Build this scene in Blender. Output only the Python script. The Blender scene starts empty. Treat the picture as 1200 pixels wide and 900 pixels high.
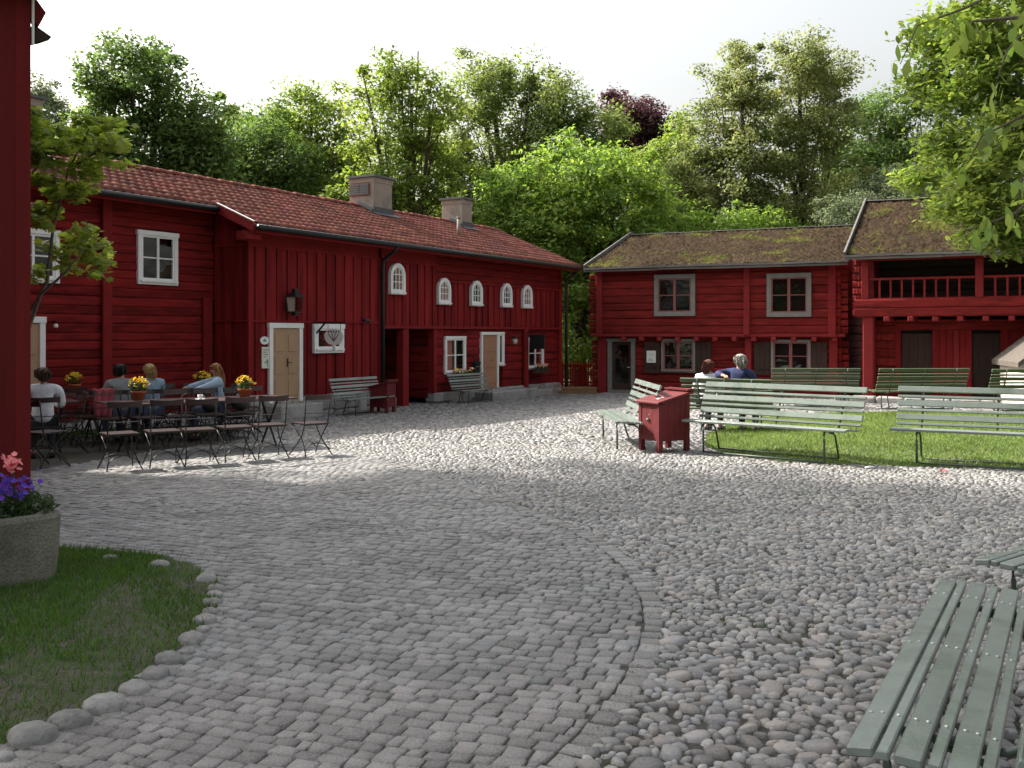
import bpy, bmesh, math, random
import numpy as np
from mathutils import Vector, Matrix

SC = bpy.context.scene
COL = SC.collection
R = math.radians

# ------------------------------------------------------------------ camera, sky, sun, exposure
CAM_H = 1.7
cam_data = bpy.data.cameras.new('camera')
cam = bpy.data.objects.new('camera', cam_data)
COL.objects.link(cam)
cam.location = (0, 0, CAM_H)
cam.rotation_euler = (R(90), 0, 0)
cam_data.sensor_width = 36
cam_data.lens = 36
cam_data.shift_y = -59 / 1200
cam_data.clip_start = 0.05
cam_data.clip_end = 3000
SC.camera = cam

SUN_AZ = (-0.88, 0.47)          # towards the sun, in plan
SUN_EL = R(42)
world = bpy.data.worlds.new('World')
SC.world = world
world.use_nodes = True
wn = world.node_tree
wn.nodes.clear()
sky = wn.nodes.new('ShaderNodeTexSky')
sky.sky_type = 'NISHITA'
sky.sun_disc = False
sky.sun_elevation = SUN_EL
sky.sun_rotation = math.atan2(SUN_AZ[0], SUN_AZ[1])
sky.altitude = 50
sky.air_density = 1.6
sky.dust_density = 8.0
sky.ozone_density = 0.6
hs = wn.nodes.new('ShaderNodeHueSaturation')
hs.inputs['Saturation'].default_value = 0.3      # thin high cloud
bg = wn.nodes.new('ShaderNodeBackground')
bg.inputs['Strength'].default_value = 0.15
wo = wn.nodes.new('ShaderNodeOutputWorld')
wn.links.new(sky.outputs[0], hs.inputs['Color'])
wn.links.new(hs.outputs[0], bg.inputs['Color'])
wn.links.new(bg.outputs[0], wo.inputs['Surface'])

sun_data = bpy.data.lights.new('sun', 'SUN')
sun = bpy.data.objects.new('sun', sun_data)
COL.objects.link(sun)
sun_data.energy = 5.0
sun_data.angle = R(1.5)
sun_data.color = (1.0, 0.94, 0.84)
ce = math.cos(SUN_EL)
sdir = Vector((SUN_AZ[0] * ce, SUN_AZ[1] * ce, math.sin(SUN_EL)))
sun.rotation_euler = sdir.to_track_quat('Z', 'Y').to_euler()
sun.location = (-30, 20, 40)

SC.view_settings.view_transform = 'Standard'
SC.view_settings.look = 'None'
SC.view_settings.gamma = 1
SC.view_settings.exposure = 1.0
SC.view_settings.use_curve_mapping = False
SC.cycles.max_bounces = 6
SC.cycles.transparent_max_bounces = 8


# ------------------------------------------------------------------ helpers
def gz(y):
    """the yard falls away gently towards the far houses"""
    return -0.012 * max(0.0, min(y, 60) - 14)


def at(px, py, Y):
    """a point at the distance Y metres, given where the photograph shows it"""
    return Vector(((px - 600) / 1200 * Y, Y, CAM_H + (391 - py) / 1200 * Y))


def tag(o, label=None, cat=None, group=None, kind=None):
    if label: o['label'] = label
    if cat: o['category'] = cat
    if group: o['group'] = group
    if kind: o['kind'] = kind
    return o


def empty(name, loc=(0, 0, 0), rz=0):
    o = bpy.data.objects.new(name, None)
    COL.objects.link(o)
    o.location = loc
    o.rotation_euler = (0, 0, rz)
    o.empty_display_size = 0.2
    return o


def link(name, me, mat=None, parent=None, smooth=False):
    if mat and not me.materials:
        me.materials.append(mat)
    if smooth:
        me.polygons.foreach_set('use_smooth', [True] * len(me.polygons))
    o = bpy.data.objects.new(name, me)
    COL.objects.link(o)
    if parent: o.parent = parent
    return o


def np_mesh(name, verts, faces_flat, loop_tot, smooth=False):
    """fast mesh from numpy arrays"""
    me = bpy.data.meshes.new(name)
    verts = np.asarray(verts, np.float32)
    faces_flat = np.asarray(faces_flat, np.int32)
    loop_tot = np.asarray(loop_tot, np.int32)
    me.vertices.add(len(verts))
    me.vertices.foreach_set('co', verts.ravel())
    me.loops.add(len(faces_flat))
    me.loops.foreach_set('vertex_index', faces_flat)
    me.polygons.add(len(loop_tot))
    st = np.concatenate(([0], np.cumsum(loop_tot)[:-1])).astype(np.int32)
    me.polygons.foreach_set('loop_start', st)
    me.polygons.foreach_set('loop_total', loop_tot)
    if smooth:
        me.polygons.foreach_set('use_smooth', np.ones(len(loop_tot), bool))
    me.update(calc_edges=True)
    me.validate()
    return me


class MB:
    """collects shapes that become ONE mesh"""
    def __init__(s):
        s.v = []; s.f = []

    def add(s, vs, fs):
        n = len(s.v)
        s.v += [tuple(v) for v in vs]
        s.f += [tuple(i + n for i in f) for f in fs]
        return s

    def bb(s, x0, x1, y0, y1, z0, z1):
        return s.add([(x0, y0, z0), (x1, y0, z0), (x1, y1, z0), (x0, y1, z0), (x0, y0, z1), (x1, y0, z1), (x1, y1, z1), (x0, y1, z1)],
                     [(3, 2, 1, 0), (4, 5, 6, 7), (0, 1, 5, 4), (1, 2, 6, 5), (2, 3, 7, 6), (3, 0, 4, 7)])

    def beam(s, p0, p1, w, h, up=(0, 0, 1)):
        p0 = Vector(p0); p1 = Vector(p1)
        d = (p1 - p0).normalized()
        up = Vector(up)
        sd = d.cross(up)
        if sd.length < 1e-4: sd = d.cross(Vector((1, 0, 0)))
        sd.normalize()
        u = sd.cross(d)
        vs = []
        for p in (p0, p1):
            for a, b in ((-1, -1), (1, -1), (1, 1), (-1, 1)):
                vs.append(p + sd * (a * w / 2) + u * (b * h / 2))
        return s.add(vs, [(0, 1, 2, 3), (7, 6, 5, 4), (0, 4, 5, 1), (1, 5, 6, 2), (2, 6, 7, 3), (3, 7, 4, 0)])

    def tube(s, pts, r, n=8, cap=True):
        pts = [Vector(p) for p in pts]
        if not isinstance(r, (list, tuple)): r = [r] * len(pts)
        vs = []; fs = []
        ref = Vector((0, 0, 1))
        d0 = (pts[-1] - pts[0])
        if d0.length > 0 and abs(d0.normalized().z) > 0.9: ref = Vector((1, 0, 0))
        for i, p in enumerate(pts):
            d = (pts[min(i + 1, len(pts) - 1)] - pts[max(i - 1, 0)]).normalized()
            a = d.cross(ref)
            if a.length < 1e-3: a = d.cross(Vector((0, 1, 0.1)))
            a.normalize()
            b = a.cross(d)
            for k in range(n):
                t = 2 * math.pi * k / n
                vs.append(p + (a * math.cos(t) + b * math.sin(t)) * r[i])
        for i in range(len(pts) - 1):
            for k in range(n):
                k2 = (k + 1) % n
                fs.append((i * n + k, i * n + k2, (i + 1) * n + k2, (i + 1) * n + k))
        if cap:
            fs.append(tuple(range(n))[::-1])
            fs.append(tuple((len(pts) - 1) * n + k for k in range(n)))
        return s.add(vs, fs)

    def lathe(s, prof, c=(0, 0, 0), n=16):
        vs = []; fs = []
        for r, z in prof:
            for k in range(n):
                t = 2 * math.pi * k / n
                vs.append((c[0] + r * math.cos(t), c[1] + r * math.sin(t), c[2] + z))
        for i in range(len(prof) - 1):
            for k in range(n):
                k2 = (k + 1) % n
                fs.append((i * n + k, i * n + k2, (i + 1) * n + k2, (i + 1) * n + k))
        fs.append(tuple(range(n))[::-1])
        fs.append(tuple((len(prof) - 1) * n + k for k in range(n)))
        return s.add(vs, fs)

    def prism_y(s, pts, y0, y1):
        """outline in x,z carried from y0 to y1"""
        n = len(pts)
        vs = [(x, y0, z) for x, z in pts] + [(x, y1, z) for x, z in pts]
        fs = [tuple(range(n)), tuple(range(2 * n - 1, n - 1, -1))]
        for i in range(n):
            j = (i + 1) % n
            fs.append((i, i + n, j + n, j))
        return s.add(vs, fs)

    def ring_y(s, outer, inner, y0, y1):
        n = len(outer)
        vs = [(x, y0, z) for x, z in outer] + [(x, y0, z) for x, z in inner] + [(x, y1, z) for x, z in outer] + [(x, y1, z) for x, z in inner]
        fs = []
        for i in range(n):
            j = (i + 1) % n
            fs += [(i, j, n + j, n + i), (2 * n + j, 2 * n + i, 3 * n + i, 3 * n + j), (j, i, 2 * n + i, 2 * n + j), (n + i, n + j, 3 * n + j, 3 * n + i)]
        return s.add(vs, fs)

    def ball(s, c, r, n=8, m=6, sc=(1, 1, 1)):
        prof = []
        vs = []; fs = []
        for i in range(m + 1):
            a = math.pi * i / m
            for k in range(n):
                t = 2 * math.pi * k / n
                vs.append((c[0] + r * sc[0] * math.sin(a) * math.cos(t), c[1] + r * sc[1] * math.sin(a) * math.sin(t), c[2] - r * sc[2] * math.cos(a)))
        for i in range(m):
            for k in range(n):
                k2 = (k + 1) % n
                fs.append((i * n + k, i * n + k2, (i + 1) * n + k2, (i + 1) * n + k))
        return s.add(vs, fs)

    def build(s, name, mat, parent=None, smooth=False, bevel=0):
        me = bpy.data.meshes.new(name)
        me.from_pydata(s.v, [], s.f)
        if bevel:
            bm = bmesh.new(); bm.from_mesh(me)
            bmesh.ops.remove_doubles(bm, verts=bm.verts, dist=1e-5)
            bmesh.ops.bevel(bm, geom=bm.edges[:], offset=bevel, segments=1, affect='EDGES')
            bm.to_mesh(me); bm.free()
        bm = bmesh.new(); bm.from_mesh(me)
        bmesh.ops.recalc_face_normals(bm, faces=bm.faces)
        bm.to_mesh(me); bm.free()
        return link(name, me, mat, parent, smooth)


def children(o):
    return [c for c in COL.objects if c.parent == o]


KIDS = {}
def copy_tree(o, parent=None):
    """a thing, its parts and their sub-parts"""
    if o.name not in KIDS: KIDS[o.name] = children(o)
    c = o.copy()
    COL.objects.link(c)
    c.parent = parent
    KIDS[c.name] = [copy_tree(ch, c) for ch in KIDS[o.name]]
    return c


def piece(name, me, parent, loc, scale=(1, 1, 1), rot=(0, 0, 0)):
    o = bpy.data.objects.new(name, me)
    COL.objects.link(o)
    o.parent = parent
    o.location = loc; o.scale = scale; o.rotation_euler = rot
    return o


# ------------------------------------------------------------------ materials
def M(name, col, rough=0.8, var=0.2, scale=3.0, stretch=(1, 1, 1), island=0.0, obj=0.0, bump=0.0, bscale=40.0, metallic=0.0,
      spec=0.35, col2=None, mix_scale=1.5, mix_lo=0.5, mix_hi=0.65, transl=0.0, detail=6.0, hue=0.0, sat=0.0, grain=0.0):
    m = bpy.data.materials.new(name)
    m.use_nodes = True
    nt = m.node_tree; N = nt.nodes; Lk = nt.links
    p = N['Principled BSDF']
    out = N['Material Output']
    geo = N.new('ShaderNodeNewGeometry')
    mp = N.new('ShaderNodeMapping')
    mp.inputs['Scale'].default_value = stretch
    Lk.new(geo.outputs['Position'], mp.inputs['Vector'])
    nz = N.new('ShaderNodeTexNoise')
    nz.inputs['Scale'].default_value = scale
    nz.inputs['Detail'].default_value = detail
    nz.inputs['Roughness'].default_value = 0.6
    Lk.new(mp.outputs[0], nz.inputs['Vector'])
    base = N.new('ShaderNodeRGB'); base.outputs[0].default_value = (*col, 1)
    src = base.outputs[0]
    if col2:
        n2 = N.new('ShaderNodeTexNoise')
        n2.inputs['Scale'].default_value = mix_scale
        n2.inputs['Detail'].default_value = 8
        n2.inputs['Roughness'].default_value = 0.65
        Lk.new(mp.outputs[0], n2.inputs['Vector'])
        mr = N.new('ShaderNodeMapRange')
        mr.inputs['From Min'].default_value = mix_lo
        mr.inputs['From Max'].default_value = mix_hi
        Lk.new(n2.outputs['Fac'], mr.inputs['Value'])
        mx = N.new('ShaderNodeMixRGB')
        Lk.new(mr.outputs[0], mx.inputs['Fac'])
        mx.inputs['Color1'].default_value = (*col, 1)
        mx.inputs['Color2'].default_value = (*col2, 1)
        src = mx.outputs[0]
    # value = 1 + var*(noise-.5)*2 + island*(rand-.5)*2 + obj*(rand-.5)*2
    def ma(op, a, b):
        n = N.new('ShaderNodeMath'); n.operation = op
        for i, x in enumerate((a, b)):
            if isinstance(x, (int, float)): n.inputs[i].default_value = x
            else: Lk.new(x, n.inputs[i])
        return n.outputs[0]
    val = ma('ADD', ma('MULTIPLY', ma('SUBTRACT', nz.outputs['Fac'], 0.5), 2.4 * var), 1.0)
    if island:
        val = ma('ADD', val, ma('MULTIPLY', ma('SUBTRACT', geo.outputs['Random Per Island'], 0.5), 2 * island))
    oi = None
    if obj:
        oi = N.new('ShaderNodeObjectInfo')
        val = ma('ADD', val, ma('MULTIPLY', ma('SUBTRACT', oi.outputs['Random'], 0.5), 2 * obj))
    if grain:
        n4 = N.new('ShaderNodeTexNoise'); n4.inputs['Scale'].default_value = bscale; n4.inputs['Detail'].default_value = 3
        Lk.new(mp.outputs[0], n4.inputs['Vector'])
        val = ma('ADD', val, ma('MULTIPLY', ma('SUBTRACT', n4.outputs['Fac'], 0.5), 2.4 * grain))
    val = ma('MAXIMUM', val, 0.1)
    hsv = N.new('ShaderNodeHueSaturation')
    Lk.new(src, hsv.inputs['Color'])
    Lk.new(val, hsv.inputs['Value'])
    if hue or sat:
        rnd = geo.outputs['Random Per Island'] if island else (oi.outputs['Random'] if oi else nz.outputs['Fac'])
        r2 = ma('FRACT', ma('MULTIPLY', rnd, 7.31), 0)
        Lk.new(ma('ADD', ma('MULTIPLY', ma('SUBTRACT', r2, 0.5), 2 * hue), 0.5), hsv.inputs['Hue'])
        r3 = ma('FRACT', ma('MULTIPLY', rnd, 13.7), 0)
        Lk.new(ma('ADD', ma('MULTIPLY', ma('SUBTRACT', r3, 0.5), 2 * sat), 1.0), hsv.inputs['Saturation'])
    Lk.new(hsv.outputs[0], p.inputs['Base Color'])
    p.inputs['Roughness'].default_value = rough
    p.inputs['Metallic'].default_value = metallic
    p.inputs['Specular IOR Level'].default_value = spec
    if bump:
        n3 = N.new('ShaderNodeTexNoise')
        n3.inputs['Scale'].default_value = bscale
        n3.inputs['Detail'].default_value = 4
        Lk.new(mp.outputs[0], n3.inputs['Vector'])
        bp = N.new('ShaderNodeBump')
        bp.inputs['Strength'].default_value = bump
        bp.inputs['Distance'].default_value = 0.02
        Lk.new(n3.outputs['Fac'], bp.inputs['Height'])
        Lk.new(bp.outputs[0], p.inputs['Normal'])
    if transl:
        tr = N.new('ShaderNodeBsdfTranslucent')
        h2 = N.new('ShaderNodeHueSaturation')
        h2.inputs['Saturation'].default_value = 1.15
        h2.inputs['Value'].default_value = 1.7
        h2.inputs['Hue'].default_value = 0.485
        Lk.new(hsv.outputs[0], h2.inputs['Color'])
        Lk.new(h2.outputs[0], tr.inputs['Color'])
        ms = N.new('ShaderNodeMixShader')
        ms.inputs[0].default_value = transl
        Lk.new(p.outputs[0], ms.inputs[1]); Lk.new(tr.outputs[0], ms.inputs[2])
        Lk.new(ms.outputs[0], out.inputs['Surface'])
    return m


def glass(name):
    m = bpy.data.materials.new(name); m.use_nodes = True
    nt = m.node_tree; N = nt.nodes; Lk = nt.links
    N.remove(N['Principled BSDF'])
    t = N.new('ShaderNodeBsdfTransparent'); t.inputs[0].default_value = (0.85, 0.9, 0.87, 1)
    g = N.new('ShaderNodeBsdfGlossy'); g.inputs['Roughness'].default_value = 0.03
    lw = N.new('ShaderNodeLayerWeight'); lw.inputs[0].default_value = 0.5
    pw = N.new('ShaderNodeMath'); pw.operation = 'POWER'; pw.inputs[1].default_value = 4.0; Lk.new(lw.outputs['Facing'], pw.inputs[0])
    f = N.new('ShaderNodeMath'); f.operation = 'MULTIPLY_ADD'; f.inputs[1].default_value = 0.9; f.inputs[2].default_value = 0.06; Lk.new(pw.outputs[0], f.inputs[0])
    nz = N.new('ShaderNodeTexNoise'); nz.inputs['Scale'].default_value = 2.5
    ge = N.new('ShaderNodeNewGeometry'); Lk.new(ge.outputs['Position'], nz.inputs['Vector'])
    bp = N.new('ShaderNodeBump'); bp.inputs['Strength'].default_value = 0.12; bp.inputs['Distance'].default_value = 0.05
    Lk.new(nz.outputs['Fac'], bp.inputs['Height']); Lk.new(bp.outputs[0], g.inputs['Normal'])
    mx = N.new('ShaderNodeMixShader')
    Lk.new(f.outputs[0], mx.inputs[0]); Lk.new(t.outputs[0], mx.inputs[1]); Lk.new(g.outputs[0], mx.inputs[2])
    Lk.new(mx.outputs[0], N['Material Output'].inputs['Surface'])
    return m


RED = (0.185, 0.0135, 0.016)
RED2 = (0.09, 0.009, 0.012)
mt = {}
mt['red_log'] = M('red_log', (0.198, 0.0145, 0.0145), 0.9, 0.5, 2.0, (1, 1, 7), obj=0.24, bump=0.6, bscale=25, spec=0.12, col2=(0.062, 0.0075, 0.009), mix_scale=1.3, mix_lo=0.46, mix_hi=0.72)
mt['red_log_old'] = M('red_log_old', (0.205, 0.020, 0.0185), 0.9, 0.55, 1.6, (1, 1, 7), obj=0.25, bump=0.7, bscale=25, spec=0.12, col2=(0.075, 0.013, 0.012), mix_scale=1.4, mix_lo=0.46, mix_hi=0.74)
mt['red_board'] = M('red_board', (0.200, 0.0150, 0.0158), 0.88, 0.5, 2.0, (3, 3, 0.4), obj=0.2, bump=0.4, bscale=30, spec=0.12, col2=(0.105, 0.009, 0.0125), mix_scale=0.9, mix_lo=0.45, mix_hi=0.7)
mt['red_trim'] = M('red_trim', (0.186, 0.0140, 0.0148), 0.85, 0.35, 2.0, bump=0.3, spec=0.15)
mt['red_trim_old'] = M('red_trim_old', (0.205, 0.019, 0.020), 0.85, 0.35, 3.0, (1, 1, 1), bump=0.4, spec=0.2)
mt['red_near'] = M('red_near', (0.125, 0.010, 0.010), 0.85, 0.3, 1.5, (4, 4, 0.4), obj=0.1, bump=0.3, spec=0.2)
mt['red_bin'] = M('red_bin', (0.13, 0.016, 0.018), 0.6, 0.25, 6, bump=0.3, bscale=60, spec=0.3, grain=0.12)
mt['white'] = M('white_paint', (0.74, 0.74, 0.73), 0.5, 0.1, 6, bump=0.1)
mt['grey_paint'] = M('grey_paint', (0.19, 0.187, 0.172), 0.75, 0.3, 5, bump=0.3)
mt['sash_red'] = M('sash_red', (0.22, 0.075, 0.07), 0.7, 0.2, 5)
mt['door_tan'] = M('door_tan', (0.37, 0.235, 0.14), 0.55, 0.14, 4, (4, 4, 0.6), bump=0.1)
mt['door_tan_dark'] = M('door_tan_dark', (0.33, 0.18, 0.105), 0.6, 0.2, 4, (4, 4, 0.6))
mt['interior'] = M('dark_interior', (0.012, 0.010, 0.010), 0.9, 0.3, 2)
mt['curtain_red'] = M('curtain_red', (0.78, 0.26, 0.22), 0.9, 0.2, 8)
mt['glass'] = glass('window_glass')
mt['black_metal'] = M('black_metal', (0.012, 0.014, 0.015), 0.45, 0.2, 8, spec=0.4)
mt['gutter'] = M('gutter_black', (0.016, 0.018, 0.020), 0.4, 0.15, 5)
mt['tile'] = M('clay_tile', (0.205, 0.066, 0.047), 0.85, 0.3, 1.6, island=0.27, bump=0.4, bscale=60, spec=0.2, col2=(0.125, 0.052, 0.044), mix_scale=0.9, mix_lo=0.42, mix_hi=0.75, hue=0.01)
mt['roof_under'] = M('roof_under', (0.08, 0.02, 0.02), 0.9, 0.2, 3)
mt['plaster'] = M('chimney_plaster', (0.30, 0.245, 0.205), 0.92, 0.2, 2.5, bump=0.4, bscale=30, col2=(0.20, 0.175, 0.155), mix_scale=1.4)
mt['plaster_white'] = M('white_plaster', (0.72, 0.66, 0.58), 0.92, 0.12, 2.5, bump=0.5, bscale=14, col2=(0.55, 0.47, 0.42), mix_scale=1.6)
mt['sheet_metal'] = M('sheet_metal', (0.10, 0.105, 0.115), 0.5, 0.2, 4)
mt['grey_wood'] = M('grey_wood', (0.155, 0.145, 0.138), 0.85, 0.4, 2.5, (1, 1, 6), obj=0.2, bump=0.6, bscale=30)
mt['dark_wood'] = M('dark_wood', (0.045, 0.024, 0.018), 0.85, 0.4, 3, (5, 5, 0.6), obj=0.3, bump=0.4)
mt['moss_roof'] = M('moss_roof', (0.030, 0.021, 0.015), 0.97, 0.6, 6, bump=1.0, bscale=18, spec=0.03, col2=(0.040, 0.040, 0.014), mix_scale=1.1, mix_lo=0.5, mix_hi=0.66, grain=0.5)
mt['moss'] = M('moss', (0.036, 0.0245, 0.0155), 0.97, 0.5, 1.2, island=0.45, spec=0.03, col2=(0.060, 0.062, 0.014), mix_scale=0.8, mix_lo=0.52, mix_hi=0.64, grain=0.3)
mt['field_stone'] = M('field_stone', (0.27, 0.26, 0.248), 0.9, 0.35, 6, island=0.2, obj=0.18, bump=1.0, bscale=24, grain=0.3, col2=(0.165, 0.162, 0.152), mix_scale=3)
mt['sett'] = M('granite_sett', (0.268, 0.260, 0.255), 0.62, 0.3, 3.5, island=0.24, obj=0.24, bump=0.9, bscale=70, grain=0.35, col2=(0.20, 0.193, 0.188), mix_scale=0.9, mix_lo=0.4, mix_hi=0.7, hue=0.02, sat=0.9, spec=0.45)
mt['cobble'] = M('cobble_stone', (0.225, 0.209, 0.195), 0.5, 0.22, 9, island=0.45, obj=0.45, bump=0.25, bscale=60, grain=0.28, hue=0.015, sat=0.5, spec=0.45, col2=(0.185, 0.181, 0.18), mix_scale=5, mix_lo=0.42, mix_hi=0.55)
mt['soil'] = M('joint_soil', (0.072, 0.066, 0.058), 0.97, 0.5, 5, bump=1.0, bscale=60, col2=(0.045, 0.05, 0.024), mix_scale=0.9, mix_lo=0.55, mix_hi=0.68, grain=0.5)
mt['bed_soil'] = M('bed_soil', (0.105, 0.092, 0.075), 0.97, 0.4, 5, bump=0.9, bscale=50, col2=(0.055, 0.072, 0.028), mix_scale=1.2, mix_lo=0.45, mix_hi=0.62, grain=0.4)
mt['ground'] = M('park_ground', (0.05, 0.065, 0.025), 0.97, 0.4, 0.6, bump=0.5)
mt['lawn_soil'] = M('lawn_soil', (0.085, 0.12, 0.038), 0.97, 0.4, 2, bump=0.6)
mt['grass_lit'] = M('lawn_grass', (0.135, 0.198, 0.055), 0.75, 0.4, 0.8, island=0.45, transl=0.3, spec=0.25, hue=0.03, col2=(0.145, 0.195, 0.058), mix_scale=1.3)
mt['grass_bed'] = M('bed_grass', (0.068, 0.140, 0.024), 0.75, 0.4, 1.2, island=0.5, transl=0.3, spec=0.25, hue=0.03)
mt['concrete'] = M('planter_concrete', (0.20, 0.185, 0.155), 0.95, 0.35, 4, bump=0.9, bscale=55, col2=(0.09, 0.09, 0.06), mix_scale=1.6, mix_lo=0.42, mix_hi=0.65, grain=0.35)
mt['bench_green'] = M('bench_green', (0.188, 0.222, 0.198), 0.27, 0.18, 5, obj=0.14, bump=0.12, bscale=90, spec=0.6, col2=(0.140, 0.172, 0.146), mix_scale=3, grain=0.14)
mt['bench_steel'] = M('bench_steel', (0.05, 0.07, 0.055), 0.45, 0.2, 6, spec=0.5)
mt['bolt'] = M('bolt_steel', (0.45, 0.45, 0.43), 0.35, 0.2, 6, metallic=0.8)
mt['table_wood'] = M('table_wood', (0.055, 0.020, 0.021), 0.40, 0.3, 4, obj=0.25, bump=0.2, spec=0.5)
mt['chair_wood'] = M('chair_wood', (0.032, 0.015, 0.015), 0.38, 0.3, 4, obj=0.25, bump=0.2, spec=0.5)
mt['iron'] = M('chair_iron', (0.012, 0.011, 0.011), 0.5, 0.2, 6, spec=0.4)
mt['terracotta'] = M('terracotta', (0.38, 0.11, 0.05), 0.85, 0.2, 6)
mt['yellow_flower'] = M('yellow_petal', (0.75, 0.52, 0.02), 0.6, 0.15, 5, island=0.2, transl=0.2, hue=0.02)
mt['dark_flower'] = M('dark_petal', (0.10, 0.02, 0.03), 0.6, 0.15, 5)
mt['purple_flower'] = M('purple_petal', (0.10, 0.03, 0.32), 0.6, 0.2, 5, island=0.35, transl=0.2, hue=0.02)
mt['pink_flower'] = M('pink_petal', (0.78, 0.26, 0.26), 0.6, 0.15, 9, island=0.2, transl=0.2)
mt['white_flower'] = M('white_petal', (0.75, 0.72, 0.70), 0.6, 0.1, 5)
mt['plant_leaf'] = M('plant_leaf', (0.045, 0.085, 0.025), 0.6, 0.2, 5, island=0.35, transl=0.3, hue=0.02)
mt['bark'] = M('bark', (0.065, 0.052, 0.042), 0.95, 0.35, 5, (2, 2, 0.5), bump=0.9, bscale=20)
mt['bark_pale'] = M('bark_pale', (0.13, 0.11, 0.09), 0.95, 0.35, 5, (2, 2, 0.5), bump=0.9, bscale=20)
LEAF = {}
def leafmat(k, c, c2, tr=0.35, isl=0.35):
    LEAF[k] = M('leaf_' + k, c, 0.55, 0.3, 0.5, island=isl, transl=tr, spec=0.3, col2=c2, mix_scale=0.35, mix_lo=0.4, mix_hi=0.62, hue=0.018, detail=3)
leafmat('dark', (0.070, 0.122, 0.036), (0.098, 0.155, 0.044), 0.5)
leafmat('mid', (0.135, 0.200, 0.045), (0.190, 0.255, 0.060), 0.5)
leafmat('bright', (0.150, 0.240, 0.055), (0.195, 0.29, 0.070), 0.5)
leafmat('olive', (0.130, 0.185, 0.055), (0.180, 0.225, 0.076), 0.5)
leafmat('olive2', (0.138, 0.180, 0.062), (0.200, 0.220, 0.090), 0.5)
leafmat('copper', (0.075, 0.032, 0.036), (0.10, 0.048, 0.044))
leafmat('grey', (0.13, 0.165, 0.09), (0.175, 0.21, 0.12))
leafmat('lime', (0.170, 0.250, 0.062), (0.215, 0.285, 0.078), 0.5, 0.45)
leafmat('maple', (0.20, 0.28, 0.060), (0.27, 0.33, 0.078), 0.5)
leafmat('wood', (0.065, 0.105, 0.036), (0.085, 0.13, 0.042))
mt['bench_green_shaded'] = M('bench_green_shaded', (0.085, 0.110, 0.062), 0.45, 0.2, 5, obj=0.12, bump=0.15, bscale=90, spec=0.4, grain=0.12)  # bench green darkened: shade on the backs turned to us, put into the colour
mt['hut_roof'] = M('hut_roof', (0.11, 0.093, 0.078), 0.9, 0.4, 2.5, (1, 6, 1), bump=0.6, bscale=30)
# ------------------------------------------------------------------ ground
def strip(name, mat, xs, ys, dz, kind='structure'):
    vs = [(x, y, gz(y) + dz) for y in ys for x in xs]
    n = len(xs)
    fs = [(j * n + i, j * n + i + 1, (j + 1) * n + i + 1, (j + 1) * n + i) for j in range(len(ys) - 1) for i in range(n - 1)]
    me = bpy.data.meshes.new(name); me.from_pydata(vs, [], fs)
    return tag(link(name, me, mat), kind=kind)


ground = strip('ground', mt['ground'], [-600, -40, 0, 40, 600], [-300, -20, 0, 14, 30, 60, 200, 900], -0.06)

# plan of the yard
CC = (-5.2, 6.9)


def rb(th):
    """outer edge of the sett paving round its centre, th in degrees"""
    return 6.16 + (0.00118 * (th - 25) ** 2 if th > 25 else (0.0006 * (th + 35) ** 2 if th < -35 else 0))


BED = [(-2.12, 4.22), (-1.98, 4.42), (-1.93, 4.62), (-1.88, 4.85), (-1.84, 5.08), (-1.80, 5.42), (-1.78, 5.95), (-1.86, 6.55), (-2.02, 7.05), (-2.32, 7.5),
       (-2.70, 7.85), (-3.2, 8.05), (-3.9, 8.2), (-4.6, 8.25), (-6.5, 8.0), (-7.5, 5.0), (-6, 3.2), (-3.4, 3.4)]
LAWN = [(2.95, 15.6), (3.05, 14.4), (3.6, 13.6), (4.3, 13.3), (5.2, 13.1), (6.6, 12.75), (8.5, 12.6), (14, 12.4), (17, 15), (16, 20), (13, 22.6), (10.5, 23.2), (8.5, 23.3), (6.6, 22.9),
        (5.2, 21.6), (4.0, 19.4), (3.3, 17.4)]
CAFE_GRASS = [(-8.6, 16.6), (-5.0, 18.2), (-4.9, 18.9), (-6.0, 19.5), (-9.0, 17.3)]


def inside(poly, x, y):
    c = False
    n = len(poly)
    for i in range(n):
        x0, y0 = poly[i]; x1, y1 = poly[i - 1]
        if (y0 > y) != (y1 > y) and x < (x1 - x0) * (y - y0) / (y1 - y0) + x0: c = not c
    return c


def dist_poly(poly, x, y):
    best = 1e9
    n = len(poly)
    for i in range(n):
        ax, ay = poly[i]; bx, by = poly[(i + 1) % n]
        dx, dy = bx - ax, by - ay
        t = max(0, min(1, ((x - ax) * dx + (y - ay) * dy) / (dx * dx + dy * dy)))
        best = min(best, math.hypot(x - ax - t * dx, y - ay - t * dy))
    return best


def polar(x, y):
    return math.hypot(x - CC[0], y - CC[1]), math.degrees(math.atan2(y - CC[1], x - CC[0]))


def in_setts(x, y):
    r, th = polar(x, y)
    return -62 < th < 112 and r < rb(th)


def poly_sheet(name, mat, poly, dz, mound=0.0, step=0.25, kind='structure'):
    xs = [p[0] for p in poly]; ys = [p[1] for p in poly]
    bm = bmesh.new()
    ring = [bm.verts.new((x, y, gz(y) + dz)) for x, y in poly]
    f = bm.faces.new(ring)
    bmesh.ops.triangulate(bm, faces=[f])
    for _ in range(3):
        bmesh.ops.subdivide_edges(bm, edges=bm.edges[:], cuts=1, use_grid_fill=True)
    for v in bm.verts:
        d = dist_poly(poly, v.co.x, v.co.y)
        v.co.z = gz(v.co.y) + dz + mound * min(1, d / 1.6) ** 0.8
    bmesh.ops.recalc_face_normals(bm, faces=bm.faces)
    me = bpy.data.meshes.new(name); bm.to_mesh(me); bm.free()
    o = link(name, me, mat, smooth=True)
    return tag(o, kind=kind)


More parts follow.
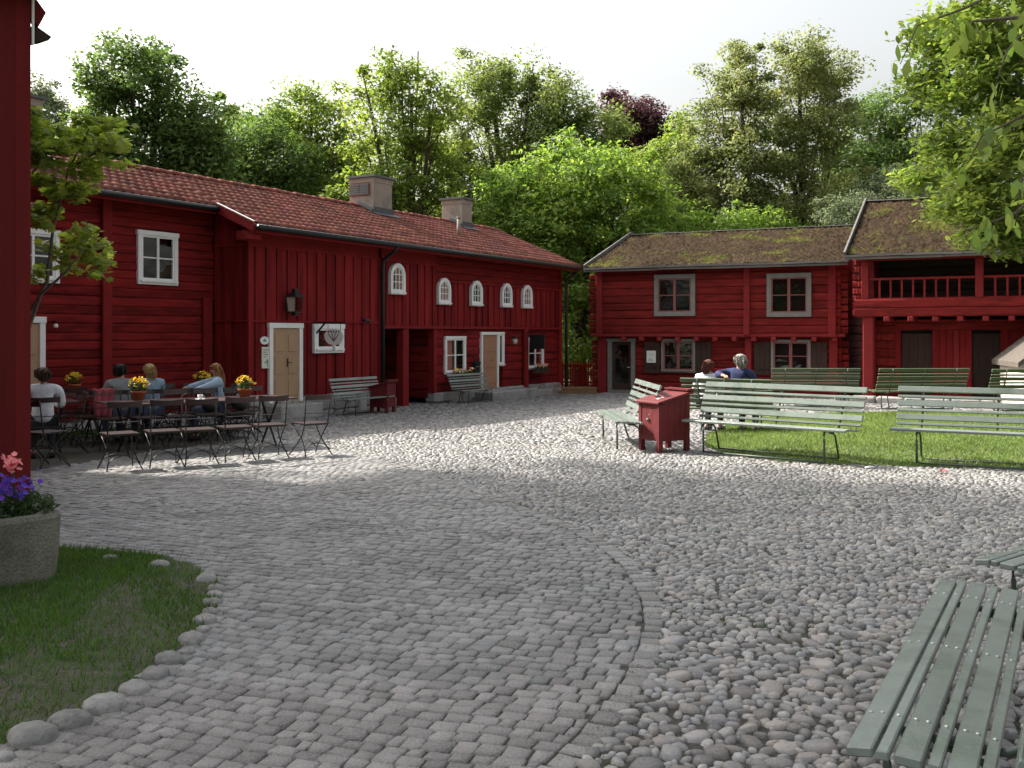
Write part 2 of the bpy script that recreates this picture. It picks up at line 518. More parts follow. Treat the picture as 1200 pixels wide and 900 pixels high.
yard = strip('cobbled_yard', mt['soil'], [-22, -8, -2, 4, 10, 24], [-3, 0, 5, 10, 14, 20, 26, 34, 39], -0.013)
# bed under the setts
pv = [(CC[0], CC[1], -0.018)]
for k in range(60):
    th = -62 + 174 * k / 59
    r = rb(th) - 0.02
    x = CC[0] + r * math.cos(R(th)); y = CC[1] + r * math.sin(R(th))
    pv.append((x, y, gz(y) - 0.018))
pm = bpy.data.meshes.new('sett_paving')
pm.from_pydata(pv, [], [(0, k, k + 1) for k in range(1, 60)])
paving = tag(link('sett_paving', pm, mt['soil']), kind='structure')
bed = poly_sheet('grass_bed', mt['bed_soil'], BED, 0.0, 0.05)
lawn = poly_sheet('lawn', mt['lawn_soil'], LAWN, 0.0, 0.10)
cafe_grass = poly_sheet('grass_patch', mt['lawn_soil'], CAFE_GRASS, 0.004, 0.02)
TABLES_HIDE = None

# --- setts
rng = random.Random(4)
setts = []          # (cx, cy, corners(4), top z)
CA = math.radians(20)
EU = (math.cos(CA), -math.sin(CA)); EV = (math.sin(CA), math.cos(CA))      # along a course, across the courses
def wav(u, v):
    # hand-laid courses wander
    return v + 0.05 * math.sin(u * 0.9 + v * 0.35) + 0.018 * math.sin(u * 2.6 + v * 0.9) + 0.008 * math.sin(u * 7 + v * 3)
def visible(x, y, margin=1.4):
    return y > 2.6 and abs(x) < 0.52 * y + margin
v = 0.0
while v < 17.5:
    w = rng.uniform(0.074, 0.102)
    u = -10.0 + rng.uniform(0, 0.1)
    while u < 5:
        ln = rng.uniform(0.080, 0.125) if rng.random() > 0.06 else rng.uniform(0.05, 0.075)
        um = u + ln / 2; vm = wav(um, v + w / 2)
        x = EU[0] * um + EV[0] * vm; y = EU[1] * um + EV[1] * vm
        if visible(x, y):
            r_, th_ = polar(x, y)
            lim = rb(th_) - 0.133
            if -62 < th_ < 112 and r_ < lim + 0.012 and not inside(BED, x, y) and not inside(CAFE_GRASS, x, y):
                cs = []
                for uu, vv in ((u, v), (u + ln, v), (u + ln, v + w), (u, v + w)):
                    ju = uu + rng.uniform(-0.007, 0.007); jv = wav(uu, vv) + rng.uniform(-0.007, 0.007)
                    cx = EU[0] * ju + EV[0] * jv; cy = EU[1] * ju + EV[1] * jv
                    rr, tt = polar(cx, cy)
                    lm = rb(tt) - 0.131
                    if rr > lm:      # cut to the edge course
                        cx = CC[0] + (cx - CC[0]) * lm / rr; cy = CC[1] + (cy - CC[1]) * lm / rr
                    cs.append((cx, cy))
                setts.append((x, y, cs))
        u += ln + rng.uniform(0.004, 0.010)
    v += w + rng.uniform(0.004, 0.009)
# edge course
th = -60.0
while th < 110:
    rr0 = rb(th)
    ln = rng.uniform(0.08, 0.14)
    dth = math.degrees(ln / rr0); gap = math.degrees(0.015 / rr0)
    cs = []
    for k, (rr, tt) in enumerate(((-0.125, th), (0, th), (0, th + dth), (-0.125, th + dth))):
        rr2 = rb(tt) + rr + rng.uniform(-0.014, 0.014)
        cs.append((CC[0] + rr2 * math.cos(R(tt)), CC[1] + rr2 * math.sin(R(tt))))
    x = sum(c[0] for c in cs) / 4; y = sum(c[1] for c in cs) / 4
    if visible(x, y): setts.append((x, y, cs))
    th += dth + gap


def sett_geo(s):
    x, y, cs = s
    zt = gz(y) + rng.uniform(-0.0045, 0.0045)
    tx = rng.uniform(-0.035, 0.035); ty = rng.uniform(-0.035, 0.035)
    vs = []
    for f, dz in ((1.0, -0.045), (0.985, -0.008), (0.87, 0.0)):
        for cx, cy in cs:
            px = x + (cx - x) * f; py = y + (cy - y) * f
            vs.append((px, py, zt + dz + (tx * (px - x) + ty * (py - y)) * (dz > -0.02) + (rng.uniform(-0.002, 0.003) if dz == 0 else 0)))
    return vs


SETT_F = [(8, 9, 10, 11)]
for k in range(4):
    j = (k + 1) % 4
    SETT_F += [(k, j, 4 + j, 4 + k), (4 + k, 4 + j, 8 + j, 8 + k)]
SETT_F = [f if True else f for f in SETT_F]


def quads_mesh(name, geo_list, faces, smooth=False):
    nv = len(geo_list[0])
    V = np.array(geo_list, np.float32).reshape(-1, 3)
    flat = []; tot = []
    for f in faces:
        flat += list(f); tot.append(len(f))
    flat = np.array(flat, np.int64)
    n = len(geo_list)
    F = (flat[None, :] + (np.arange(n) * nv)[:, None]).ravel()
    T = np.tile(np.array(tot), n)
    return np_mesh(name, V, F, T, smooth)


# orientation check of the first sett so that tops face up
def orient(geo, faces):
    a, b, c = (Vector(geo[i]) for i in faces[0][:3])
    return faces if (b - a).cross(c - a).z > 0 else [tuple(reversed(f)) for f in faces]


def in_frame(x, y):
    return y > 3.7 and abs(x) < 0.5 * y


setts.sort(key=lambda s: (0 if in_frame(s[0], s[1]) else 1, s[1]))
near = setts[:300]; rest = setts[300:]
g0 = sett_geo(near[0]); SF = orient(g0, SETT_F)
for s in near:
    g = [(vx - s[0], vy - s[1], vz) for vx, vy, vz in sett_geo(s)]
    o = link('sett', quads_mesh('sett', [g], SF), mt['sett'], paving)
    o.location = (s[0], s[1], 0)
o = link('setts', quads_mesh('setts', [sett_geo(s) for s in rest], SF), mt['sett'], paving)
tag(o, kind='stuff')

# --- cobbles: big ones first, then smaller ones into the gaps
HOUSE_BLOCK = []
def cobble_zone(x, y):
    if y < 2.4 or y > 34.5 or x < -12.5 or x > 17: return False
    if abs(x) > 0.53 * y + 1.6: return False
    if in_setts(x, y) or inside(BED, x, y) or inside(LAWN, x, y) or inside(CAFE_GRASS, x, y): return False
    # in front of the left house only, and in front of the log houses
    if (x + 5.46) * 0.87 - (y - 21.2) * 0.494 < -0.95: return False
    if (x - 2.68) * 0.423 + (y - 33.1) * 0.906 > 0.3 and x > 2.2: return False
    return True


CELL = 0.3
grid = {}
cobbles = []
def try_place(x, y, r, slack):
    ix, iy = int(math.floor(x / CELL)), int(math.floor(y / CELL))
    for a in (-1, 0, 1):
        for b in (-1, 0, 1):
            for (qx, qy, qr) in grid.get((ix + a, iy + b), ()):
                if (qx - x) ** 2 + (qy - y) ** 2 < ((qr + r) * slack) ** 2: return False
    grid.setdefault((ix, iy), []).append((x, y, r))
    return True


def scatter(n, y0, y1, rlo, rhi, slack):
    for _ in range(n):
        # even over the ground that can be seen
        y = math.sqrt(rng.uniform(y0 * y0, y1 * y1))
        x = rng.uniform(-0.53 * y - 1.4, 0.53 * y + 1.4)
        if not cobble_zone(x, y): continue
        r = rng.uniform(rlo, rhi)
        if try_place(x, y, r, slack): cobbles.append((x, y, r))


scatter(200, 2.4, 6.0, 0.052, 0.072, 0.98)
scatter(2200, 2.4, 6.0, 0.036, 0.050, 0.92)
scatter(700, 6.0, 9.5, 0.036, 0.050, 0.92)
scatter(36000, 2.4, 9.5, 0.024, 0.035, 0.86)
scatter(52000, 2.4, 9.5, 0.016, 0.024, 0.84)


def hexfill(y0, y1, sp):
    ny = int((y1 - y0) / (sp * 0.8))
    for j in range(ny):
        yb = y0 + j * sp * 0.8
        xm = 0.53 * yb + 1.2
        x = -xm + (sp / 2 if j % 2 else 0)
        while x < xm:
            px = x + rng.uniform(-0.33, 0.33) * sp; py = yb + rng.uniform(-0.3, 0.3) * sp
            if cobble_zone(px, py):
                cobbles.append((px, py, sp * (0.46 + 0.16 * rng.random() ** 2) * (1.45 if rng.random() < 0.05 else 1)))
            x += sp * rng.uniform(0.85, 1.2)


hexfill(9.5, 16, 0.062)
hexfill(16, 23, 0.088)
hexfill(23, 34.4, 0.12)
nrng = np.random.RandomState(6)


def cob_geos(cs, n, rings):
    N = len(cs); A = np.array(cs)
    x, y, r = A[:, 0], A[:, 1], A[:, 2]
    a0 = nrng.normal(0, 0.7, N); el = nrng.uniform(0.5, 0.95, N)
    sx = r * 1.18 / np.sqrt(el); sy = r * 1.18 * np.sqrt(el)
    ca, sa = np.cos(a0), np.sin(a0)
    h = np.minimum(0.006 + r * nrng.uniform(0.10, 0.38, N), 0.020)
    zb = -0.012 * np.maximum(0, y - 14) - 0.031 + nrng.uniform(-0.004, 0.004, N)
    tx = nrng.uniform(-0.22, 0.22, N); ty = nrng.uniform(-0.22, 0.22, N)
    wob = nrng.uniform(0.86, 1.1, (N, n))
    V = np.zeros((N, n * len(rings) + 1, 3), np.float32)
    i = 0
    for f, hz in rings:
        for k in range(n):
            t = 6.28318 * k / n
            lx = sx * f * wob[:, k] * math.cos(t); ly = sy * f * wob[:, k] * math.sin(t)
            px = lx * ca - ly * sa; py = lx * sa + ly * ca
            V[:, i, 0] = x + px; V[:, i, 1] = y + py
            V[:, i, 2] = zb + hz * (h + 0.024) + ((tx * px + ty * py) if hz > 0.1 else 0)
            i += 1
    V[:, i, 0] = x; V[:, i, 1] = y; V[:, i, 2] = zb + h + 0.024
    return V


def cob_faces(n, nr):
    fs = []
    for i in range(nr - 1):
        for k in range(n):
            j = (k + 1) % n
            fs.append((i * n + k, i * n + j, (i + 1) * n + j, (i + 1) * n + k))
    for k in range(n):
        fs.append(((nr - 1) * n + k, (nr - 1) * n + (k + 1) % n, nr * n))
    return fs


RN = [(1.0, -0.1), (0.99, 0.40), (0.86, 0.80), (0.58, 0.97)]
RM = [(1.0, 0.0), (0.95, 0.58), (0.70, 0.93)]
RF = [(1.0, 0.0), (0.84, 0.75)]
FN = cob_faces(9, 4); FM = cob_faces(7, 3); FF = cob_faces(6, 2); FX = cob_faces(5, 2)
fr = [c for c in cobbles if in_frame(c[0], c[1])]
fr.sort(key=lambda c: -(c[2] / c[1]))
top = set(fr[:300])
G9 = cob_geos(fr[:300], 9, RN)
for c, g in zip(fr[:300], G9):
    g = g - np.array((c[0], c[1], 0), np.float32)
    o = link('cobblestone', quads_mesh('cobblestone', [g], FN, True), mt['cobble'], yard)
    o.location = (c[0], c[1], 0)
rest = [c for c in cobbles if c not in top]
for nm, y0, y1, n, rg, ff in (('near', 0, 9.5, 7, RM, FM), ('mid', 9.5, 16, 6, RF, FF), ('far', 16, 99, 5, RF, FX)):
    sel = [c for c in rest if y0 <= c[1] < y1]
    tag(link('cobblestones', quads_mesh('cobblestones', cob_geos(sel, n, rg), ff, True), mt['cobble'], yard), kind='stuff')
    print('cobbles', nm, len(sel))

# --- the rounded boulders that edge the grass bed
for i, (px, py, wpx) in enumerate([(4, 886, 30), (39, 862, 62), (82, 844, 50), (122, 825, 50), (157, 806, 40), (181, 788, 35), (197, 771, 38), (220, 761, 20), (224, 747, 35), (237, 735, 18),
                                   (241, 725, 31), (246, 715, 22), (248, 704, 25), (251, 695, 22), (254, 688, 24), (242, 677, 28), (244, 671, 20), (187, 661, 28), (128, 652, 20)]):
    Y = CAM_H * 1200 / (py + 4 - 391); X = (px - 600) / 1200 * Y
    rad = wpx / 2400 * Y * 0.94
    rs = random.Random(50 + i)
    g = []
    n = 12
    wob = [rs.uniform(0.84, 1.12) for _ in range(n)]
    el = rs.uniform(0.75, 0.95)
    for f, hz in [(0.95, -0.3), (1.0, 0.25), (0.9, 0.62), (0.62, 0.9), (0.3, 0.99)]:
        for k in range(n):
            t = 6.283 * k / n
            g.append((rad * f * wob[k] * math.cos(t), rad * el * f * wob[k] * math.sin(t), rad * 0.62 * hz + rs.uniform(-0.006, 0.006) * (hz > 0)))
    g.append((0, 0, rad * 0.62))
    o = link('border_stone', quads_mesh('border_stone', [g], cob_faces(n, 5), True), mt['field_stone'], bed)
    o.location = (X, Y, 0.0); o.rotation_euler = (0, 0, rs.uniform(-0.4, 0.4))


# --- grass
def grass(name, poly, n, hlo, hhi, wid, mat, parent, keep=None, base=None, seed=1, lean=0.6):
    rs = np.random.RandomState(seed)
    xs = [p[0] for p in poly]; ys = [p[1] for p in poly]
    pts = []
    while len(pts) < n:
        x = rs.uniform(min(xs), max(xs), n); y = rs.uniform(min(ys), max(ys), n)
        for a, b in zip(x, y):
            if abs(a) > 0.53 * b + 1.5: continue
            if inside(poly, a, b) and (keep is None or keep(a, b, rs)):
                pts.append((a, b))
                if len(pts) >= n: break
    P = np.array(pts)
    z = np.array([base(a, b) for a, b in pts])
    h = rs.uniform(hlo, hhi, n); ang = rs.uniform(0, 6.28, n)
    la = rs.uniform(0, 6.28, n); ll = rs.uniform(0.1, lean, n) * h
    dx = np.cos(ang) * wid; dy = np.sin(ang) * wid
    V = np.zeros((n, 3, 3), np.float32)
    V[:, 0] = np.stack([P[:, 0] - dx, P[:, 1] - dy, z], 1)
    V[:, 1] = np.stack([P[:, 0] + dx, P[:, 1] + dy, z], 1)
    V[:, 2] = np.stack([P[:, 0] + np.cos(la) * ll, P[:, 1] + np.sin(la) * ll, z + h], 1)
    me = np_mesh(name, V.reshape(-1, 3), np.arange(3 * n), np.full(n, 3))
    o = link(name, me, mat, parent)
    return tag(o, kind='stuff')


def bare(x, y, rs):
    # worn soil towards the rim of the bed
    v = math.sin(x * 3.1 + 1.0) * math.sin(y * 2.7 + 0.5) + 0.6 * math.sin(x * 7.3 + y * 5.1)
    d = dist_poly(BED, x, y)
    if x > -1.75 - 0.9 and d < 0.75 and y > 4.4: return rs.rand() < (0.3 if v > -0.2 else 0.75)
    return rs.rand() < (0.75 if v > 0.9 else 1.0)


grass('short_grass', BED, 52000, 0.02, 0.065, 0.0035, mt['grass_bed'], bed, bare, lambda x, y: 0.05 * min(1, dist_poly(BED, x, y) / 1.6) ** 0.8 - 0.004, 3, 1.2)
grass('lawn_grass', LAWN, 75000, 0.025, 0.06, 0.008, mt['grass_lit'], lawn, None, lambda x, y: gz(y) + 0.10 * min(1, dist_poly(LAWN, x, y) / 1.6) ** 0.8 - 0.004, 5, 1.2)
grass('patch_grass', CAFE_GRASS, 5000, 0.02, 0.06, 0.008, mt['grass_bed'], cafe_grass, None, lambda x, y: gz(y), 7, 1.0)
# moss and weeds in the joints near the camera
def wkeep(x, y, rs):
    v = math.sin(x * 2.3 + 0.7) * math.sin(y * 1.9) + 0.5 * math.sin(x * 5 + y * 3.3)
    r_, th_ = polar(x, y)
    edge = abs(r_ - rb(th_)) < 0.10
    return (v > 0.75 and r_ > rb(th_)) or (edge and rs.rand() < 0.6) or (dist_poly(BED, x, y) < 0.12 and rs.rand() < 0.9)
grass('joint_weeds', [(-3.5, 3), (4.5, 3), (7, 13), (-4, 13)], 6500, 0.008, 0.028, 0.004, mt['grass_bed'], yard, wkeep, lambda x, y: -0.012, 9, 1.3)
# ------------------------------------------------------------------ pieces shared by the houses
def log_mesh(name, mat, seed, flat=False):
    rs = random.Random(seed)
    prof = [(-0.20, -0.5), (-0.40, -0.42), (-0.5, -0.15), (-0.5, 0.18), (-0.42, 0.43), (-0.20, 0.5), (0.5, 0.5), (0.5, -0.5)]
    if flat: prof = [(-0.24, -0.5), (-0.44, -0.455), (-0.5, -0.30), (-0.5, 0.30), (-0.45, 0.46), (-0.24, 0.5), (0.5, 0.5), (0.5, -0.5)]
    n = len(prof); m = 7
    vs = []; fs = []
    for i in range(m):
        x = -0.5 + i / (m - 1)
        dy = rs.uniform(-0.06, 0.06); dz = rs.uniform(-0.035, 0.035)
        for (y, z) in prof:
            vs.append((x, y + (dy if y < 0 else 0) + rs.uniform(-0.015, 0.015), z * (1 + rs.uniform(-0.03, 0.02)) + (dz if abs(z) < 0.45 else 0)))
    for i in range(m - 1):
        for k in range(n):
            j = (k + 1) % n
            fs.append((i * n + k, (i + 1) * n + k, (i + 1) * n + j, i * n + j))
    fs.append(tuple(range(n))); fs.append(tuple((m - 1) * n + k for k in range(n - 1, -1, -1)))
    me = bpy.data.meshes.new(name); me.from_pydata(vs, [], fs); me.materials.append(mat)
    return me


def cube_mesh(name, mat, bev=0.0):
    me = bpy.data.meshes.new(name)
    b = MB().bb(-0.5, 0.5, -0.5, 0.5, -0.5, 0.5)
    me.from_pydata(b.v, [], b.f); me.materials.append(mat)
    return me


LOGS = [log_mesh('log', mt['red_log'], s, True) for s in range(5)]
LOGS_OLD = [log_mesh('log', mt['red_log_old'], 20 + s, True) for s in range(5)]
BOARD = cube_mesh('board', mt['red_board'])
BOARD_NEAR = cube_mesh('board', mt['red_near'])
prng = random.Random(11)


def log_wall(par, meshes, x0, x1, z0, z1, y, h, openings=(), depth=0.17, axis='x'):
    """rows of logs; openings are (xa, xb, za, zb)"""
    z = z0
    while z < z1 - 0.04:
        hh = min(h * prng.uniform(0.88, 1.12), z1 - z)
        if z1 - z - hh < 0.06: hh = z1 - z
        segs = [(x0, x1, z, z + hh)]
        for (oa, ob, oz0, oz1) in openings:
            new = []
            for (a, b, c, d) in segs:
                if ob <= a or oa >= b or oz1 <= c + 0.005 or oz0 >= d - 0.005:
                    new.append((a, b, c, d)); continue
                if oa > a: new.append((a, oa, c, d))
                if ob < b: new.append((ob, b, c, d))
                if oz0 > c + 0.03: new.append((max(a, oa), min(b, ob), c, oz0))
                if oz1 < d - 0.03: new.append((max(a, oa), min(b, ob), oz1, d))
            segs = new
        off = prng.uniform(-0.012, 0.012)
        for (a, b, c, d) in segs:
            if b - a < 0.03: continue
            if axis == 'x':
                piece('log', prng.choice(meshes), par, ((a + b) / 2, y + depth / 2 + off, (c + d) / 2), (b - a, depth, (d - c) * 1.0))
            else:   # wall running along y, seen from -x (axis 'y-') or from +x
                s = -1 if axis == 'y-' else 1
                piece('log', prng.choice(meshes), par, (y + s * -depth / 2 - s * off, (a + b) / 2, (c + d) / 2), (b - a, depth, d - c), (0, 0, R(-90) if s < 0 else R(90)))
        z += hh


def board_wall(par, x0, x1, z0, z1, y, w=0.165, mesh=None, relief=0.03):
    n = max(1, round((x1 - x0) / w)); w = (x1 - x0) / n
    for i in range(n):
        d = relief if i % 2 else 0.0
        ww = w * (1.10 if i % 2 else 1.0)
        cx = x0 + (i + 0.5) * w
        if i in (0, n - 1): ww = w * 0.98
        dz = prng.uniform(-0.012, 0.0)
        piece('board', mesh or BOARD, par, (cx, y - d + 0.0125 + prng.uniform(-0.002, 0.002), (z0 + z1 + dz) / 2), (ww - (0.012 if d else 0.004), 0.025, z1 - z0 - dz), (0, prng.uniform(-0.001, 0.001), 0))


def window(par, x0, x1, z0, z1, y, cas=0.09, m_cas='white', m_sash='white', cols=2, rows=2, curtain=None, header=0.0, sill=True, rowsplit=None, mull=0.05, deep=0.135):
    c = MB()
    c.bb(x0, x0 + cas, y - 0.035, y + 0.03, z0 + cas, z1 - cas)
    c.bb(x1 - cas, x1, y - 0.035, y + 0.03, z0 + cas, z1 - cas)
    c.bb(x0 - header, x1 + header, y - 0.045, y + 0.03, z1 - cas, z1)
    c.bb(x0, x1, y - 0.038, y + 0.03, z0, z0 + cas)
    w = c.build('window', mt[m_cas], par, bevel=0.004)
    ix0, ix1, iz0, iz1 = x0 + cas, x1 - cas, z0 + cas, z1 - cas
    s = MB()
    fw = 0.04
    s.bb(ix0, ix0 + fw, y - 0.02, y + 0.02, iz0, iz1); s.bb(ix1 - fw, ix1, y - 0.02, y + 0.02, iz0, iz1)
    s.bb(ix0 + fw, ix1 - fw, y - 0.019, y + 0.02, iz0, iz0 + fw); s.bb(ix0 + fw, ix1 - fw, y - 0.019, y + 0.02, iz1 - fw, iz1)
    gx0, gx1, gz0, gz1 = ix0 + fw, ix1 - fw, iz0 + fw, iz1 - fw
    xs = [gx0]
    for i in range(1, cols):
        xm = gx0 + (gx1 - gx0) * i / cols
        s.bb(xm - mull / 2, xm + mull / 2, y - 0.022, y + 0.018, gz0, gz1)
    zs = [gz0 + (gz1 - gz0) * (rowsplit if rowsplit and rows == 2 else i / rows) for i in range(1, rows)]
    for zm in zs:
        s.bb(gx0, gx1, y - 0.015, y + 0.014, zm - 0.013, zm + 0.013)
    s.build('sash', mt[m_sash], w)
    edz = [gz0] + zs + [gz1]
    for i in range(cols):
        for k in range(rows):
            a = gx0 + (gx1 - gx0) * i / cols; b = gx0 + (gx1 - gx0) * (i + 1) / cols
            MB().bb(a + 0.004, b - 0.004, y + 0.002, y + 0.006, edz[k] + 0.004, edz[k + 1] - 0.004).build('pane', mt['glass'], w)
    MB().bb(x0 + 0.02, x1 - 0.02, y + deep, y + deep + 0.005, z0 + 0.02, z1 - 0.02).build('dark_room_sheet', mt['interior'], w)  # near-black sheet standing in for the unlit room
    if curtain:
        for side in curtain:
            a, b = (gx0, gx0 + (gx1 - gx0) * 0.42) if side == 'l' else (gx0 + (gx1 - gx0) * 0.58, gx1)
            if side == 'f': a, b = gx0, gx1
            m = MB(); n = 14
            vs = []; fs = []
            for i in range(n + 1):
                xx = a + (b - a) * i / n; yy = y + 0.06 + 0.014 * math.sin(i * 2.1)
                vs += [(xx, yy, gz0), (xx, yy + 0.004, gz1)]
            for i in range(n): fs.append((2 * i, 2 * i + 2, 2 * i + 3, 2 * i + 1))
            m.add(vs, fs).build('curtain', mt['curtain_red'], w, True)
    if sill:
        MB().bb(x0 + cas * 0.4, x1 - cas * 0.4, y - 0.085, y - 0.0355, z0 + cas * 0.55, z0 + cas * 0.85).build('sill', mt[m_cas], w)
    return w


def arch_pts(cx, z0, zs, r, n=10):
    pts = [(cx - r, z0), (cx + r, z0)]
    for i in range(n + 1):
        a = math.pi * i / n
        pts.append((cx + r * math.cos(a), zs + r * math.sin(a)))
    return pts


def arch_window(par, x0, x1, z0, z1, y, curtain=None):
    cx = (x0 + x1) / 2; ro = (x1 - x0) / 2; zs = z1 - ro; ri = ro - 0.085
    c = MB().ring_y(arch_pts(cx, z0, zs, ro), arch_pts(cx, z0 + 0.10, zs, ri), y - 0.09, y)
    w = c.build('window', mt['white'], par)
    s = MB().ring_y(arch_pts(cx, z0 + 0.10, zs, ri), arch_pts(cx, z0 + 0.13, zs, ri - 0.03), y - 0.075, y - 0.03)
    for fx in (-0.33, 0.33):
        s.bb(cx + fx * ri - 0.011, cx + fx * ri + 0.011, y - 0.07, y - 0.035, z0 + 0.13, zs + 0.8 * ri)
    for k in (0.34, 0.68):
        zz = z0 + 0.13 + (z1 - 0.11 - z0 - 0.13) * k
        s.bb(cx - ri + 0.02, cx + ri - 0.02, y - 0.068, y - 0.037, zz - 0.011, zz + 0.011)
    s.build('sash', mt['white'], w)
    MB().prism_y(arch_pts(cx, z0 + 0.12, zs, ri - 0.02), y - 0.052, y - 0.048).build('pane', mt['glass'], w)
    MB().prism_y(arch_pts(cx, z0 + 0.09, zs, ri), y - 0.012, y - 0.004).build('dark_room_sheet', mt['interior'], w)  # near-black sheet in front of the boards, standing in for an unlit room
    MB().bb(x0 - 0.01, x1 + 0.01, y - 0.115, y - 0.0905, z0 + 0.02, z0 + 0.055).build('sill', mt['white'], w)
    if curtain:
        m = MB()
        n = 12; vs = []; fs = []
        a, b = (cx - ri * 0.1, cx + ri) if curtain == 'r' else (cx - ri, cx + ri)
        for i in range(n + 1):
            xx = a + (b - a) * i / n; yy = y - 0.028 + 0.006 * math.sin(i * 2.3)
            zt = zs + 0.95 * math.sqrt(max(0, ri * ri - (xx - cx) ** 2))
            vs += [(xx, yy, z0 + 0.12), (xx, yy, zt)]
        for i in range(n): fs.append((2 * i, 2 * i + 2, 2 * i + 3, 2 * i + 1))
        m.add(vs, fs).build('curtain', mt['curtain_red'], w, True)
    return w


def panel_door(par, x0, x1, z0, z1, y, fr=0.11, mf='white', md='door_tan', leaves=2, handle_x=None, panels=3):
    f = MB()
    f.bb(x0, x0 + fr, y - 0.05, y + 0.04, z0, z1 - fr); f.bb(x1 - fr, x1, y - 0.05, y + 0.04, z0, z1 - fr)
    f.bb(x0 - 0.015, x1 + 0.015, y - 0.06, y + 0.04, z1 - fr, z1)
    a, b = x0 + fr, x1 - fr
    d = MB()
    for i in range(leaves):
        p = a + (b - a) * i / leaves + 0.003; q = a + (b - a) * (i + 1) / leaves - 0.003
        d.bb(p, q, y - 0.02, y + 0.02, z0 + 0.01, z1 - fr - 0.005)
    door = d.build('door', mt[md], par)
    f.build('door_frame', mt[mf], door, bevel=0.004)
    for i in range(leaves):
        p = a + (b - a) * i / leaves; q = a + (b - a) * (i + 1) / leaves
        for k in range(panels):
            zl = z0 + 0.08 + (z1 - fr - z0 - 0.16) * k / panels + 0.05; zh = z0 + 0.08 + (z1 - fr - z0 - 0.16) * (k + 1) / panels - 0.05
            m = MB().bb(p + 0.07, q - 0.07, y - 0.034, y - 0.021, zl, zh)
            m.build('panel', mt[md], door, bevel=0.008)
    hx = handle_x if handle_x is not None else (a + b) / 2 + 0.05
    zc = z0 + (z1 - z0) * 0.5
    MB().bb(hx - 0.02, hx + 0.02, y - 0.028, y - 0.0205, zc - 0.09, zc + 0.09).tube([(hx, y - 0.03, zc), (hx, y - 0.07, zc), (hx + 0.09, y - 0.07, zc)], 0.009, 6).build('handle', mt['black_metal'], door)
    return door


def stone_plinth(par, x0, x1, z0, z1, y0, y1, seed=1, lo=0.3, hi=0.6):
    rs = random.Random(seed)
    x = x0
    while x < x1 - 0.05:
        w = min(rs.uniform(lo, hi), x1 - x)
        n = 1 if z1 - z0 < 0.34 else rs.choice((1, 2))
        zz = z0
        for k in range(n):
            hgt = (z1 - z0) / n * (rs.uniform(0.85, 1.0) if n > 1 and k == 0 else 1.0)
            if k == n - 1: hgt = z1 - zz
            b = MB().bb(x + 0.008, x + w - 0.008, y0 - rs.uniform(0, 0.05), y1, zz + 0.006, zz + hgt - 0.004)
            for i, v in enumerate(b.v):
                b.v[i] = (v[0] + rs.uniform(-0.015, 0.015), v[1] + rs.uniform(-0.02, 0.02), v[2] + rs.uniform(-0.012, 0.012))
            b.build('plinth_stone', mt['field_stone'], par, bevel=min(0.035, hgt * 0.2))
            zz += hgt
        x += w


# ------------------------------------------------------------------ the long red house on the left
# its own frame: x along the front from the corner of the boarded block, y into the house
L_ = empty('red_house', (-5.46, 21.2, 0), R(60.4))
tag(L_, 'long dark red wooden house with red clay tile roof and two plastered chimneys', 'house')
ZB = -0.35
# dark core that closes the house behind logs and boards
core = MB()
core.bb(-8.0, 0.30, 1.26, 5.2, ZB, 4.30); core.bb(0.06, 4.44, 0.05, 1.26, ZB, 3.92)
core.bb(4.44, 14.30, 0.26, 5.2, 1.86, 4.0); core.bb(7.05, 14.30, 0.26, 5.2, ZB, 1.86); core.bb(4.44, 7.05, 2.0, 5.2, ZB, 1.86); core.bb(0.30, 4.44, 1.26, 5.2, ZB, 4.2)
core.build('wall_core', mt['interior'], L_)
gab = MB().prism_y([(-0.3, 3.9), (5.5, 3.9), (2.65, 5.15)], 0, 0.1)
gv = MB().add([(14.30 + v[1], v[0], v[2]) for v in gab.v], gab.f); gv.build('gable', mt['red_board'], L_)
MB().bb(14.302, 14.35, 0.0, 5.2, ZB, 3.9).build('gable_wall', mt['red_board'], L_)
# section A: log wall set back one metre
YA = 1.0
opA = [(-1.97, -1.03, 2.70, 3.70), (-4.75, -3.77, 2.62, 3.52), (-4.98, -4.06, ZB, 1.97), (-7.2, -6.3, 2.7, 3.6)]
log_wall(L_, LOGS, -8.0, 0.0, 0.1, 4.24, YA, 0.165, opA)
stone_plinth(L_, -8.0, 0.0, ZB, 0.10, YA - 0.02, YA + 0.25, 3)
window(L_, -2.0, -1.0, 2.67, 3.73, YA - 0.02, header=0.02)
window(L_, -4.78, -3.74, 2.60, 3.55, YA - 0.02, header=0.02)
window(L_, -7.23, -6.27, 2.67, 3.63, YA - 0.02, header=0.02)
panel_door(L_, -5.01, -4.03, 0.12, 2.0, YA - 0.01, leaves=1, handle_x=-4.25)
for xa, xb, za, zb in ((-2.84, -2.63, 0.1, 4.26), (-0.34, -0.10, 0.1, 2.45)):
    MB().bb(xa, xb, YA - 0.09, YA - 0.03, za, zb).build('corner_post', mt['red_trim'], L_, bevel=0.01)
MB().bb(-8.0, 0.05, YA - 0.05, YA + 0.2, 4.241, 4.40).build('wall_plate', mt['red_trim'], L_)
